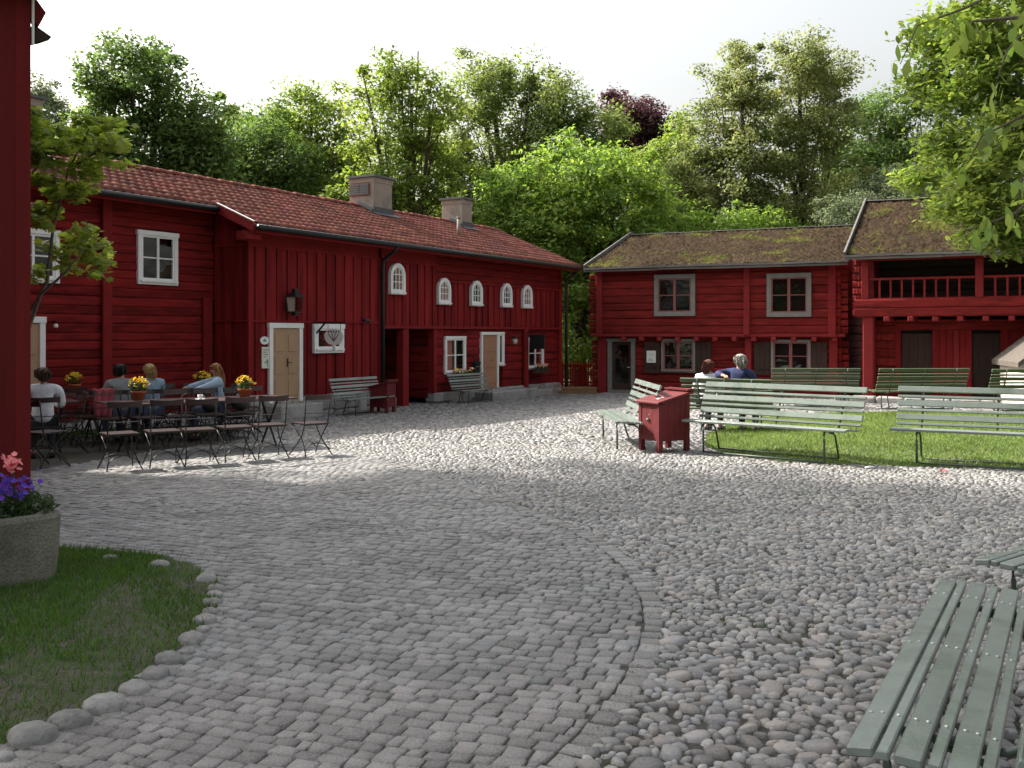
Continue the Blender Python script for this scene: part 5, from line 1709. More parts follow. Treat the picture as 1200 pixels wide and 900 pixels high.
def leaf_mesh(name, P, rs, L, up=0.4, wid=0.5, fold=0.25, droop=None, out=None):
    """a folded four-cornered leaf at every point"""
    n = len(P)
    a = rs.normal(size=(n, 3)); a[:, 2] *= 0.6
    if droop is not None: a[:, 2] -= droop
    a /= np.linalg.norm(a, axis=1)[:, None]
    nn = rs.normal(size=(n, 3)); nn[:, 2] = np.abs(nn[:, 2]) + up * 2
    if out is not None: nn = nn * 0.55 + out * 1.5
    b = np.cross(nn, a); b /= (np.linalg.norm(b, axis=1)[:, None] + 1e-6)
    m = np.cross(a, b)
    ll = (L * rs.uniform(0.65, 1.3, n))[:, None]
    V = np.zeros((n, 4, 3), np.float32)
    V[:, 0] = P - a * ll * 0.5
    V[:, 1] = P + b * ll * wid * 0.5 + m * ll * fold * 0.3
    V[:, 2] = P + a * ll * 0.5 - m * ll * 0.08
    V[:, 3] = P - b * ll * wid * 0.5 + m * ll * fold * 0.3
    F = np.array([0, 1, 2, 0, 2, 3])
    F = (F[None] + (np.arange(n) * 4)[:, None]).ravel()
    return np_mesh(name, V.reshape(-1, 3), F, np.full(2 * n, 3))


def blooms(name, pts, r, mat, parent, seed, heart=None):
    rs = random.Random(seed)
    m = MB(); hm = MB()
    for p in pts:
        p = Vector(p)
        d = Vector((rs.uniform(-0.8, 0.8), rs.uniform(-1.0, 0.3), rs.uniform(0.2, 1.0))).normalized()
        a = d.orthogonal().normalized(); b = d.cross(a)
        n = 5; ph = rs.uniform(0, 1)
        vs = [p]
        for k in range(2 * n):
            t = 2 * math.pi * (k + ph) / (2 * n); rr = r * (1.0 if k % 2 == 0 else 0.72) * rs.uniform(0.85, 1.1)
            vs.append(p + (a * math.cos(t) + b * math.sin(t)) * rr + d * r * 0.18)
        m.add(vs, [(0, k + 1, (k + 1) % (2 * n) + 1) for k in range(2 * n)])
        if heart: hm.ball(p + d * r * 0.12, r * 0.28, 6, 4)
    o = tag(m.build(name, mat, parent), kind='stuff')      # petals too small to pick apart
    if heart: tag(hm.build('flower_heart', heart, o), kind='stuff')
    return o


def pot(loc, label, seed):
    p = empty('flower_pot', loc); tag(p, label, 'flower pot', 'terracotta pots of yellow flowers')
    MB().lathe([(0.07, 0.0), (0.095, 0.11), (0.108, 0.112), (0.108, 0.14), (0.09, 0.14), (0.085, 0.12)], (0, 0, 0), 16).build('pot', mt['terracotta'], p, True)
    leaf_cloud('leaves', 140, (0, 0, 0.19), (0.13, 0.13, 0.09), 0.06, mt['plant_leaf'], p, seed)
    rs = random.Random(seed)
    pts = []
    for k in range(34):
        a = rs.uniform(0, 6.28); e = rs.uniform(0.05, 1.45)
        pts.append((0.145 * math.cos(a) * math.cos(e), 0.145 * math.sin(a) * math.cos(e), 0.20 + 0.125 * math.sin(e)))
    blooms('flowers', pts, 0.034, mt['yellow_flower'], p, seed, mt['dark_flower'])
    return p


x, y = q(0.75, 1.75); pot((x, y, 0.738), 'pot of yellow flowers on the front table before the blonde woman', 1)
x, y = q(2.35, 1.75); pot((x, y, 0.738 + gz(y)), 'pot of yellow flowers at the right end of the front table', 2)
pot((-7.5, 17.55, 0.738 + gz(17.5)), 'pot of yellow flowers on the table near the leftmost door', 3)
pot((-5.6, 18.5, 0.738 + gz(18.5)), 'pot of yellow flowers on the small rear table', 4)


def window_box(x, z, label, seed, w=0.9):
    b = empty('window_box', onwall(x, -0.02, z), RZL); tag(b, label, 'window box', 'window boxes of mixed flowers')
    MB().bb(-w / 2, w / 2, -0.24, -0.09, -0.10, 0.04).build('trough', mt['dark_wood'], b, bevel=0.006)
    leaf_cloud('leaves', 260, (0, -0.17, 0.06), (w / 2, 0.11, 0.10), 0.07, mt['plant_leaf'], b, seed)
    rs = random.Random(seed)
    pts = [(rs.uniform(-w / 2, w / 2), -0.17 + rs.uniform(-0.12, 0.05), 0.10 + rs.uniform(-0.02, 0.09)) for _ in range(36)]
    blooms('yellow_flowers', pts[:16], 0.04, mt['yellow_flower'], b, seed); blooms('pink_flowers', pts[16:26], 0.04, mt['pink_flower'], b, seed + 1); blooms('white_flowers', pts[26:], 0.035, mt['white_flower'], b, seed + 2)


window_box(8.05, 0.56, 'window box of mixed flowers under the curtained ground floor window', 5)
window_box(12.62, 0.56, 'window box of mixed flowers under the far right ground floor window', 6)

# big concrete planter at the left edge
pl = empty('concrete_planter', (-3.02, 6.98, 0.0), R(53.1))
tag(pl, 'large rough concrete planter with purple and pink flowers at the left edge', 'planter')
def oct_ring(i, z):
    c = 0.10
    x0, x1, y0, y1 = -2.0 + i, 0.0 - i, i, 1.0 - i
    return [(x, y, z + prng.uniform(-0.004, 0.004)) for x, y in ((x0 + c, y0), (x1 - c, y0), (x1, y0 + c), (x1, y1 - c), (x1 - c, y1), (x0 + c, y1), (x0, y1 - c), (x0, y0 + c))]
vs = []; fs = []
rings_ = [(0.03, -0.05), (0.012, 0.20), (0.0, 0.46), (0.012, 0.485), (0.09, 0.49), (0.10, 0.40)]
for i, z in rings_: vs += oct_ring(i, z)
n = 8
for i in range(len(rings_) - 1):
    for k in range(n):
        fs.append((i * n + k, i * n + (k + 1) % n, (i + 1) * n + (k + 1) % n, (i + 1) * n + k))
MB().add(vs, fs).build('trough', mt['concrete'], pl)
MB().bb(-1.92, -0.08, 0.08, 0.92, 0.36, 0.43).build('soil', mt['bed_soil'], pl)
leaf_cloud('leaves', 3000, (-0.9, 0.5, 0.53), (0.95, 0.46, 0.15), 0.065, mt['plant_leaf'], pl, 31, wid=0.3)
leaf_cloud('trailing_leaves', 420, (-0.14, 0.24, 0.52), (0.16, 0.22, 0.10), 0.06, mt['plant_leaf'], pl, 32, wid=0.25)
rs = random.Random(8)
pts = [(-0.55 + rs.gauss(0, 0.30), 0.30 + rs.gauss(0, 0.17), 0.66 + rs.gauss(0, 0.045)) for _ in range(480)]
pts = [p_ for p_ in pts if p_[0] < -0.13 and p_[1] > 0.0]
tag(blooms('purple_flowers', pts, 0.024, mt['purple_flower'], pl, 9), kind='stuff')
for (sx_, sy_, sz_) in ((-0.27, 0.22, 0.83), (-0.8, 0.3, 0.80)):
    MB().tube([(sx_ + 0.02, sy_, 0.42), (sx_, sy_, sz_ - 0.02)], 0.006, 5).build('stem', mt['plant_leaf'], pl)
    pts = [(sx_ + 0.045 * rs.gauss(0, 0.6), sy_ + 0.045 * rs.gauss(0, 0.6), sz_ + 0.032 * rs.gauss(0, 0.6)) for _ in range(40)]
    blooms('pink_flowers', pts, 0.024, mt['pink_flower'], pl, 10)

# ------------------------------------------------------------------ people
SKIN = M('skin', (0.50, 0.27, 0.19), 0.55, 0.08, 8, spec=0.35)
EYE = M('eye', (0.03, 0.025, 0.02), 0.2, 0.1, 8)


def skin_mesh(name, nodes, edges, mat, parent, sub=2, root=0):
    me = bpy.data.meshes.new(name)
    me.from_pydata([n[0] for n in nodes], edges, [])
    o = link(name, me, None, parent)
    md = o.modifiers.new('skin', 'SKIN'); md.use_smooth_shade = True
    sv = me.skin_vertices[0].data
    for i, nd in enumerate(nodes):
        r = nd[1]; sv[i].radius = r if isinstance(r, tuple) else (r, r); sv[i].use_root = (i == root)
    s = o.modifiers.new('sub', 'SUBSURF'); s.levels = sub; s.render_levels = sub
    dg = bpy.context.evaluated_depsgraph_get()
    m2 = bpy.data.meshes.new_from_object(o.evaluated_get(dg))
    o.modifiers.clear(); o.data = m2
    m2.materials.clear(); m2.materials.append(mat)
    m2.polygons.foreach_set('use_smooth', [True] * len(m2.polygons))
    return o


def hand(nodes, edges, wi, w, d, side):
    """palm, four unequal fingers and a thumb from wrist node wi; d = pointing direction"""
    d = Vector(d).normalized(); up = Vector((0, 0, 1)); sx = d.cross(up)
    if sx.length < 0.2: sx = Vector((1, 0, 0))
    sx.normalize(); dn = sx.cross(d) * -1
    w = Vector(w)
    pi = len(nodes); nodes.append((tuple(w + d * 0.06), (0.034, 0.018))); edges.append((wi, pi))
    for k, ln in enumerate((0.062, 0.074, 0.07, 0.054)):
        off = sx * (0.03 - 0.02 * k)
        a = len(nodes); nodes.append((tuple(w + d * 0.095 + off), 0.0095)); edges.append((pi, a))
        b = len(nodes); nodes.append((tuple(w + d * (0.095 + ln * 0.6) + off + dn * 0.012), 0.0085)); edges.append((a, b))
        c = len(nodes); nodes.append((tuple(w + d * (0.095 + ln) + off + dn * 0.034), 0.007)); edges.append((b, c))
    a = len(nodes); nodes.append((tuple(w + d * 0.05 + sx * 0.045 * side), 0.011)); edges.append((pi, a))
    b = len(nodes); nodes.append((tuple(w + d * 0.09 + sx * 0.06 * side + dn * 0.01), 0.009)); edges.append((a, b))


def person(label, loc, rzd, top, legs, hair, hair_style, armL, armR, head_turn=0.0, lean=0.0, shoulder=0.19, bare_arm=False, stripes=None, height=0.95):
    """seated figure; the figure looks along its own -y"""
    p = empty('person', loc, R(rzd)); tag(p, label, 'person', None)
    p.scale = (height,) * 3
    ly = -lean
    J = dict(pel=(0, 0, 0.53), wai=(0, 0.02 + ly * 0.3, 0.70), che=(0, 0.015 + ly * 0.75, 0.92), nek=(0, ly, 1.08), hea=(0, ly - 0.015, 1.20), cro=(0, ly - 0.01, 1.27))
    nodes = [(J['pel'], (0.12, 0.085)), (J['wai'], (0.10, 0.075)), (J['che'], (0.11, 0.07)), (J['nek'], (0.052, 0.055)), ((0, ly - 0.012, 1.135), (0.062, 0.070)), (J['hea'], (0.078, 0.098)), (J['cro'], (0.055, 0.065))]
    edges = [(0, 1), (1, 2), (2, 3), (3, 4), (4, 5), (5, 6)]
    # nose and ears
    c, s = math.cos(head_turn), math.sin(head_turn)
    def hd(x, y, z): return (x * c - (y) * s, ly - 0.015 + x * s + y * c, z)
    i = len(nodes); nodes.append((hd(0, -0.105, 1.185), 0.014)); edges.append((5, i))
    for sx in (-1, 1):
        i = len(nodes); nodes.append((hd(sx * 0.088, 0.005, 1.19), 0.014)); edges.append((5, i))
    legn = []
    for sx in (-1, 1):
        i = len(nodes)
        nodes += [((sx * 0.10, -0.03, 0.52), 0.085), ((sx * 0.11, -0.42, 0.50), 0.062), ((sx * 0.115, -0.40, 0.28), 0.052), ((sx * 0.12, -0.36, 0.08), 0.038), ((sx * 0.13, -0.50, 0.035), (0.035, 0.028))]
        edges += [(0, i), (i, i + 1), (i + 1, i + 2), (i + 2, i + 3), (i + 3, i + 4)]
    sh = []
    for sx, arm in ((-1, armL), (1, armR)):
        i = len(nodes)
        el, wr = arm
        nodes += [((sx * shoulder, 0.01 + ly * 0.9, 1.00), 0.045), (el, 0.043), (wr, 0.027)]
        edges += [(2, i), (i, i + 1), (i + 1, i + 2)]
        hand(nodes, edges, i + 2, wr, Vector(wr) - Vector(el), sx)
        sh.append((i, el, wr))
    body = skin_mesh('body', nodes, edges, SKIN, p)
    # shirt over torso and arms
    nn = [((0, 0, 0.50), (0.165, 0.125)), ((0, 0.02 + ly * 0.3, 0.70), (0.158, 0.125)), ((0, 0.015 + ly * 0.75, 0.90), (0.185, 0.135)), ((0, 0.005 + ly * 0.9, 1.03), (0.13, 0.11)), ((0, ly, 1.085), (0.072, 0.075))]
    ee = [(0, 1), (1, 2), (2, 3), (3, 4)]
    for (sx, (i, el, wr)) in zip((-1, 1), sh):
        k = len(nn)
        e = Vector(el); w = Vector(wr)
        nn.append(((sx * shoulder, 0.01 + ly * 0.9, 0.995), 0.082)); nn.append((el, 0.064)); ee += [(3, k), (k, k + 1)]
        if not bare_arm:
            nn.append((tuple(e.lerp(w, 0.95)), 0.048)); ee.append((k + 1, k + 2))
    skin_mesh('shirt', nn, ee, top, p)
    # trousers
    nn = [((0, 0, 0.545), (0.160, 0.122))]; ee = []
    for sx in (-1, 1):
        k = len(nn); nn += [((sx * 0.10, -0.05, 0.53), 0.098), ((sx * 0.11, -0.425, 0.505), 0.074), ((sx * 0.115, -0.405, 0.28), 0.063), ((sx * 0.12, -0.365, 0.09), 0.055)]
        ee += [(0, k), (k, k + 1), (k + 1, k + 2), (k + 2, k + 3)]
    skin_mesh('trousers', nn, ee, legs, p)
    shoe = MB()
    for sx in (-1, 1): shoe.bb(sx * 0.125 - 0.045, sx * 0.125 + 0.045, -0.57, -0.30, 0.0, 0.075)
    shoe.build('shoes', mt['black_metal'], p, bevel=0.02)
    # face
    for sx in (-1, 1):
        MB().ball(hd(sx * 0.032, -0.086, 1.205), 0.012, 8, 6).build('eye', EYE, p, True)
    MB().ball(hd(0, -0.088, 1.145), 0.02, 8, 6, (1.1, 0.35, 0.3)).build('mouth', M('lips', (0.36, 0.12, 0.10), 0.5, 0.05), p, True)
    # hair cap pulled over skull and nape, with strands
    hm = MB()
    vs = []; fs = []
    n, m_ = 18, 10
    rs = random.Random(len(label))
    for i in range(m_ + 1):
        v = i / m_
        for k in range(n):
            a = 2 * math.pi * k / n
            fx, fy = math.sin(a), math.cos(a)          # fy = +1 at the back
            front = max(0.0, -fy)
            drop = {'short': 0.10, 'bob': 0.17, 'long': 0.42, 'curly': 0.15}[hair_style]
            lim = 0.05 + (0.115 - 0.05) * 1.0
            down = (0.135 + (drop - 0.02) * max(0, fy * 0.75 + 0.25)) if fy > -0.25 else 0.075
            zz = 1.318 - down * (v ** 1.3) * 1.0 - (0.03 * v if fy < -0.25 else 0)
            rad = 0.108 * min(1.0, math.sqrt(max(0.0, v)) * 1.35)
            if v > 0.75 and fy > 0: rad *= 1.0 - 0.18 * (v - 0.75) / 0.25
            if fy < -0.25: rad *= 0.96
            wob = 1 + (0.15 if hair_style == 'curly' else 0.09) * rs.uniform(-1, 1)
            y = (fy * rad * 1.05 * wob + 0.012) + (0.03 * v if (hair_style == 'long' and fy > 0) else 0)
            vs.append(hd(fx * rad * 0.92 * wob, y, zz))
    for i in range(m_):
        for k in range(n):
            fs.append((i * n + k, i * n + (k + 1) % n, (i + 1) * n + (k + 1) % n, (i + 1) * n + k))
    hm.add(vs, fs)
    # loose strands over the cap
    for _ in range(260):
        k = rs.uniform(0, n); k0 = int(k) % n; k1 = (k0 + 1) % n; fr_ = k - int(k)
        i0 = rs.randint(1, m_ - 4); i1 = rs.randint(i0 + 2, m_); out = rs.uniform(1.02, 1.10)
        def sv_(i):
            v_ = Vector(vs[i * n + k0]).lerp(Vector(vs[i * n + k1]), fr_)
            c_ = Vector((0, ly - 0.005, v_.z)); return c_ + (v_ - c_) * out
        a_, b_, c2 = sv_(i0), sv_((i0 + i1) // 2), sv_(i1) + Vector((rs.uniform(-0.015, 0.015), rs.uniform(-0.01, 0.02), rs.uniform(-0.035, 0.01)))
        t_ = Vector((rs.uniform(-1, 1), rs.uniform(-1, 1), 0)).normalized() * 0.006
        hm.add([a_, b_ - t_, c2, b_ + t_], [(0, 1, 2), (0, 2, 3)])
    hm.build('hair', hair, p, True)
    return p


C = lambda n, c, **k: M(n, c, 0.85, k.pop('var', 0.3), k.pop('scale', 9), bump=1.0, bscale=11, **k)
DENIM = C('denim', (0.05, 0.065, 0.11)); DARK = C('dark_cloth', (0.02, 0.02, 0.025))
HB = lambda n, c: M(n, c, 0.5, 0.7, 22, (4, 4, 0.5), spec=0.4, bump=1.0, bscale=45)
ON_TABLE_L, ON_TABLE_R = ((-0.25, -0.16, 0.76), (-0.14, -0.42, 0.80)), ((0.25, -0.16, 0.76), (0.14, -0.42, 0.80))
LAP_L, LAP_R = ((-0.26, -0.02, 0.73), (-0.10, -0.26, 0.63)), ((0.26, -0.02, 0.73), (0.10, -0.26, 0.63))
person('seated man in a white jacket with short brown hair, his back to us, at left', (-6.30, 13.75, gz(14)), 205, C('white_jacket', (0.55, 0.56, 0.60)), DARK, HB('brown_hair', (0.10, 0.05, 0.03)), 'short', ON_TABLE_L, ON_TABLE_R, 0.2, 0.06, 0.21)
x, y = q(0.95, 3.25)
person('seated dark-haired man in a grey shirt leaning towards the blonde woman', (x, y, gz(y)), 222, C('grey_shirt', (0.22, 0.23, 0.24)), DENIM, HB('black_hair', (0.015, 0.012, 0.012)), 'short', ON_TABLE_L, ((0.27, -0.12, 0.76), (0.22, -0.38, 0.80)), -0.7, 0.06)
x, y = q(1.40, 3.25)
person('seated woman with blonde hair in a blue top beside the man in grey', (x, y, gz(y)), 222, C('blue_top', (0.20, 0.28, 0.36)), DENIM, HB('blonde_hair', (0.52, 0.36, 0.16)), 'bob', ON_TABLE_L, ON_TABLE_R, 0.25, 0.05, 0.18)
x, y = q(2.50, 3.23)
person('seated woman with long reddish blonde hair in a pale blue shirt stretching out one arm', (x, y, gz(y)), 292, C('pale_blue_shirt', (0.36, 0.47, 0.60)), DENIM, HB('strawberry_hair', (0.42, 0.19, 0.08)), 'long', ((-0.22, -0.26, 0.95), (-0.24, -0.52, 0.88)), ((0.24, -0.22, 0.92), (0.20, -0.50, 0.82)), 0.0, 0.03, 0.18)


def stripes(name):
    m = bpy.data.materials.new(name); m.use_nodes = True
    nt = m.node_tree; N = nt.nodes
    g = N.new('ShaderNodeNewGeometry'); sx = N.new('ShaderNodeSeparateXYZ'); nt.links.new(g.outputs['Position'], sx.inputs[0])
    a = N.new('ShaderNodeMath'); a.operation = 'MULTIPLY'; a.inputs[1].default_value = 24; nt.links.new(sx.outputs['Z'], a.inputs[0])
    f = N.new('ShaderNodeMath'); f.operation = 'FRACT'; nt.links.new(a.outputs[0], f.inputs[0])
    r_ = N.new('ShaderNodeValToRGB'); r_.color_ramp.interpolation = 'CONSTANT'
    r_.color_ramp.elements[0].color = (0.75, 0.75, 0.77, 1); r_.color_ramp.elements[1].position = 0.68; r_.color_ramp.elements[1].color = (0.09, 0.11, 0.17, 1)
    nt.links.new(f.outputs[0], r_.inputs[0]); nt.links.new(r_.outputs[0], N['Principled BSDF'].inputs['Base Color']); N['Principled BSDF'].inputs['Roughness'].default_value = 0.85
    return m


bx = Vector((3.85, 18.0)); ba_ = Vector((math.cos(R(-28)), math.sin(R(-28))))
a = bx + ba_ * -0.42; b = bx + ba_ * 0.16
person('seated person with short red-brown hair in a white striped top, on the bench', (a.x, a.y, gz(18)), 152, stripes('striped_top'), DARK, HB('auburn_hair', (0.16, 0.045, 0.025)), 'bob', LAP_L, LAP_R, -0.25, 0.02, 0.17, height=0.98)
person('seated person with grey curly hair in a navy jacket, arm over the bench back', (b.x, b.y, gz(18)), 146, C('navy_jacket', (0.018, 0.025, 0.085)), DARK, HB('grey_hair', (0.42, 0.40, 0.37)), 'curly', LAP_L, ((0.34, 0.16, 0.98), (0.16, 0.34, 0.97)), 0.75, 0.0, 0.2, height=1.06)

# things hung on the chairs
def bag(x, y, z, label, s=1.0):
    b = empty('handbag', (x, y, z), R(37)); tag(b, label, 'bag', 'dark bags left on chairs')
    vs = MB().ball((0, 0, 0.13 * s), 0.15 * s, 12, 8, (1.0, 0.6, 0.9))
    vs.build('body', mt['black_metal'], b, True)
    MB().tube([(-0.08 * s, 0, 0.23 * s), (-0.05 * s, 0, 0.34 * s), (0.05 * s, 0, 0.34 * s), (0.08 * s, 0, 0.23 * s)], 0.01, 6).build('handle', mt['black_metal'], b, True)
x, y = q(2.1, 2.55); bag(x, y, 0.458, 'black bag on a far-side chair of the front table, third gap from right', 0.9)
x, y = q(2.6, 2.55); bag(x, y, 0.458, 'larger black bag on the rightmost far-side chair of the front table', 1.05)
jk = MB(); vs = []; fs = []
n = 10; rs = random.Random(5)
for j in range(7):
    for i in range(n):
        u = -1 + 2 * i / (n - 1)
        vs.append((0.16 * u * (1 - 0.05 * j) + rs.uniform(-0.006, 0.006), 0.02 * math.sin(i * 1.9 + j * 0.4) + (0.03 if j else 0.0), 0.87 - 0.075 * j + 0.01 * math.sin(i * 2)))
for j in range(6):
    for i in range(n - 1): fs.append((j * n + i, j * n + i + 1, (j + 1) * n + i + 1, (j + 1) * n + i))
jk.add(vs, fs)
jo = jk.build('pink_jacket', C('pink_cloth', (0.36, 0.07, 0.09)), None, True)
sd = jo.modifiers.new('thick', 'SOLIDIFY'); sd.thickness = 0.02
tag(jo, 'rose pink jacket hung over a chair back behind the near row of chairs', 'jacket'); x, y = q(0.55, 2.80); jo.location = (x, y, -0.0); jo.rotation_euler = (0, 0, R(37))
# ------------------------------------------------------------------ trees
def bez(p0, p1, bend, n=5):
    p0 = Vector(p0); p1 = Vector(p1); m = (p0 + p1) / 2 + Vector(bend)
    return [p0.lerp(m, t).lerp(m.lerp(p1, t), t) for t in [i / n for i in range(n + 1)]]


def tree(name, label, base, lobes, r0, nleaf, L, mat, seed, per=55, spread=0.45, bark='bark', group='trees behind the houses', droop=None, wid=0.55, shell=0.5, trunk_top=None, twigs=7, big=None):
    """lobes: (x, y, z, rx, ry, rz) in world metres"""
    t = empty(name, base); tag(t, label, 'tree', group)
    rs = np.random.RandomState(seed); rp = random.Random(seed)
    b = Vector(base)
    lob = [np.array(l, float) for l in lobes]
    w = np.array([(l[3] * l[4] * l[5]) ** 0.67 for l in lob]); w /= w.sum()
    ncl = max(4, nleaf // per)
    idx = rs.choice(len(lob), ncl, p=w)
    A = np.array(lob)[idx]
    d = rs.normal(size=(ncl, 3)); d /= np.linalg.norm(d, axis=1)[:, None]
    rad = shell + (1.05 - shell) * rs.uniform(0, 1, ncl) ** 0.7
    far_ = rs.rand(ncl) < 0.16
    rad = np.where(far_, rs.uniform(1.08, 1.42, ncl), rad)
    Cc = A[:, :3] + d * A[:, 3:] * rad[:, None]
    cs = spread * rs.uniform(0.55, 1.45, ncl) * np.where(far_, 0.55, 1.0)
    od = rs.normal(size=(ncl, per, 3)); od /= np.linalg.norm(od, axis=2)[:, :, None]
    off = od * (rs.uniform(0.02, 1, (ncl, per, 1)) ** 0.5) * 1.75 * cs[:, None, None] * np.array([1.0, 1.0, 0.62])
    ov_ = (od + 0.5 * d[:, None, :] + np.array([0, 0, 0.35])).reshape(-1, 3)
    P = (Cc[:, None, :] + off).reshape(-1, 3)
    kp = P[:, 2] > gz(b.y) + 0.15
    P = P[kp]; ov_ = ov_[kp]
    me = leaf_mesh('crown', P - np.array(b), rs, L, 0.35, wid, droop=droop, out=ov_)
    link('crown', me, mat, t)
    # trunk, limbs to every lobe and twigs into the clumps
    m = MB()
    top = max(lob, key=lambda l: l[2])
    tt = Vector(trunk_top) if trunk_top else Vector((top[0], top[1], top[2]))
    pts = bez((0, 0, -0.1), tt - b, (rp.uniform(-0.4, 0.4), rp.uniform(-0.4, 0.4), 0), 8)
    rr = [r0 * (1.25 if i == 0 else 1 - 0.82 * i / 8) for i in range(9)]
    m.tube(pts, rr, 8)
    for li, l in enumerate(lob):
        c = Vector(l[:3]) - b
        k = rp.uniform(0.25, 0.55)
        f = min(7, max(1, int(8 * k * max(0.3, min(1, c.z / max(0.5, pts[-1].z))) + 1)))
        st = pts[f]
        if st.z > c.z: st = pts[max(1, f - 2)]
        lp = bez(st, c, (0, 0, -0.1 * (c - st).length), 4)
        r1 = rr[f] * 0.5
        m.tube(lp, [r1, r1 * 0.8, r1 * 0.62, r1 * 0.45, r1 * 0.28], 6)
        mine = np.where(idx == li)[0]
        for q_ in mine[:twigs]:
            e = Vector(Cc[q_]) - b
            s0 = lp[rp.choice((2, 3, 4))]
            m.tube(bez(s0, e, (0, 0, 0.08 * (e - s0).length), 3), [r1 * 0.3, r1 * 0.22, r1 * 0.15, r1 * 0.07], 4, False)
    m.build('trunk', mt[bark], t, True)
    return t


def PL(lst, Y, dy=None, zoff=0.0):
    """crown lobes given where the photograph shows them, at the distance Y"""
    out = []
    for i, e in enumerate(lst):
        px, py, rx, ry = e[:4]
        yy = Y + (e[4] if len(e) > 4 else (0.6 if i % 2 else -0.6))
        c = at(px, py, yy)
        k = yy / 1200
        out.append((c.x, c.y, c.z, rx * k, (rx + ry) / 2 * k, ry * k))
    return out


def B(px, Y):
    return ((px - 600) / 1200 * Y, Y, gz(Y))


tree('broadleaf_tree', 'dark green broadleaf tree behind the left end of the tiled roof', B(175, 37), PL([(150, 92, 52, 40), (205, 140, 45, 48), (122, 150, 45, 45), (170, 185, 75, 45), (238, 160, 24, 34), (185, 75, 18, 22), (120, 205, 60, 35), (215, 205, 55, 35)], 37), 0.28, 30000, 0.20, LEAF['dark'], 1, spread=0.52, per=110, shell=0.45)
tree('slim_tree', 'small pale tree top by the chimney at the far left', B(42, 42), PL([(44, 112, 16, 22), (62, 132, 18, 16), (40, 150, 20, 25)], 42), 0.14, 3500, 0.17, LEAF['grey'], 2, spread=0.3)
tree('dark_tree', 'dark green tree between the left broadleaf and the light green trees', B(300, 43), PL([(295, 185, 40, 40), (318, 145, 18, 24), (335, 205, 38, 35), (265, 200, 35, 40), (290, 225, 50, 30)], 43), 0.24, 15000, 0.20, LEAF['dark'], 3, spread=0.52, per=100, shell=0.45)
tree('green_tree', 'mid green tree with round top left of the tall open tree', B(372, 46), PL([(365, 128, 36, 28), (388, 175, 45, 45), (350, 190, 35, 40), (365, 230, 55, 35), (415, 215, 40, 40), (340, 150, 16, 20)], 46), 0.26, 22000, 0.20, LEAF['mid'], 4, spread=0.5, per=100, shell=0.4)
tree('tall_open_tree', 'tall airy tree with visible dark trunk behind the first chimney', B(478, 41), PL([(470, 88, 36, 30), (432, 112, 24, 26), (508, 118, 22, 32), (478, 150, 45, 34), (440, 160, 30, 28), (505, 190, 36, 36), (455, 205, 42, 34), (490, 60, 10, 12), (425, 85, 14, 10), (490, 235, 50, 30), (430, 232, 38, 30)], 41), 0.30, 17000, 0.19, LEAF['mid'], 5, spread=0.42, shell=0.3, per=100, trunk_top=tuple(at(482, 110, 41)))
tree('blossoming_maple', 'broad yellowish green flowering tree behind the second chimney', B(600, 47), PL([(565, 108, 38, 36), (615, 105, 42, 34), (660, 125, 38, 36), (575, 165, 48, 42), (640, 165, 48, 40), (530, 185, 36, 44), (700, 152, 34, 32), (600, 215, 65, 35), (540, 235, 48, 30), (575, 78, 16, 12), (625, 75, 18, 12)], 47), 0.32, 36000, 0.19, LEAF['olive'], 6, spread=0.5, shell=0.35, per=130)
tree('copper_beech', 'dark purple copper beech showing between the flowering trees', B(742, 56), PL([(742, 140, 30, 26), (722, 125, 20, 16), (765, 150, 18, 22), (740, 175, 40, 25)], 56), 0.3, 13000, 0.22, LEAF['copper'], 7, spread=0.42)
tree('round_green_tree', 'dense bright green rounded tree filling the gap between the two houses', B(678, 41), PL([(665, 225, 62, 52), (608, 232, 46, 40), (730, 245, 50, 55), (690, 315, 55, 55), (620, 290, 60, 50), (755, 290, 35, 50), (680, 375, 40, 50), (675, 425, 30, 30), (640, 250, 50, 50), (700, 195, 40, 22), (580, 262, 25, 25)], 41), 0.3, 46000, 0.20, LEAF['bright'], 8, spread=0.5, shell=0.6, per=90)
tree('flowering_maple', 'tall olive flowering tree with thin trunk left of the other olive tree', B(882, 46), PL([(868, 80, 32, 30), (845, 118, 30, 32), (880, 130, 36, 40), (840, 170, 42, 38), (880, 195, 42, 40), (815, 205, 36, 40), (850, 240, 55, 32), (805, 240, 32, 30)], 46), 0.28, 26000, 0.18, LEAF['olive2'], 9, spread=0.48, shell=0.35, per=120)
tree('flowering_maple', 'tallest olive flowering tree right of the slimmer olive one', B(945, 47), PL([(935, 68, 34, 28), (970, 85, 34, 32), (945, 125, 44, 40), (985, 145, 24, 38), (925, 175, 40, 38), (965, 195, 42, 36), (930, 235, 58, 32), (905, 120, 16, 30)], 47), 0.30, 27000, 0.18, LEAF['olive2'], 10, spread=0.48, shell=0.35, per=120)
tree('dark_oak', 'dark green tree right of the olive flowering trees', B(1025, 52), PL([(1018, 160, 36, 42), (1045, 130, 30, 36), (1000, 205, 38, 40), (1050, 200, 40, 50), (1080, 160, 40, 50), (1000, 235, 50, 30)], 52), 0.32, 20000, 0.22, LEAF['dark'], 11, spread=0.6, per=110)
tree('grey_willow', 'greyish green bushy tree above the ridge of the log house', B(1015, 42), PL([(1000, 248, 36, 22), (1035, 232, 36, 30), (1070, 222, 34, 34), (1040, 255, 50, 25)], 42), 0.2, 12000, 0.17, LEAF['grey'], 12, spread=0.32, wid=0.3)
tree('bright_shrub_tree', 'light green low tree behind the middle of the log house roof', B(872, 43), PL([(872, 262, 30, 18), (845, 275, 26, 16), (800, 262, 30, 25), (905, 268, 30, 18)], 43), 0.12, 6000, 0.18, LEAF['bright'], 13, spread=0.35)
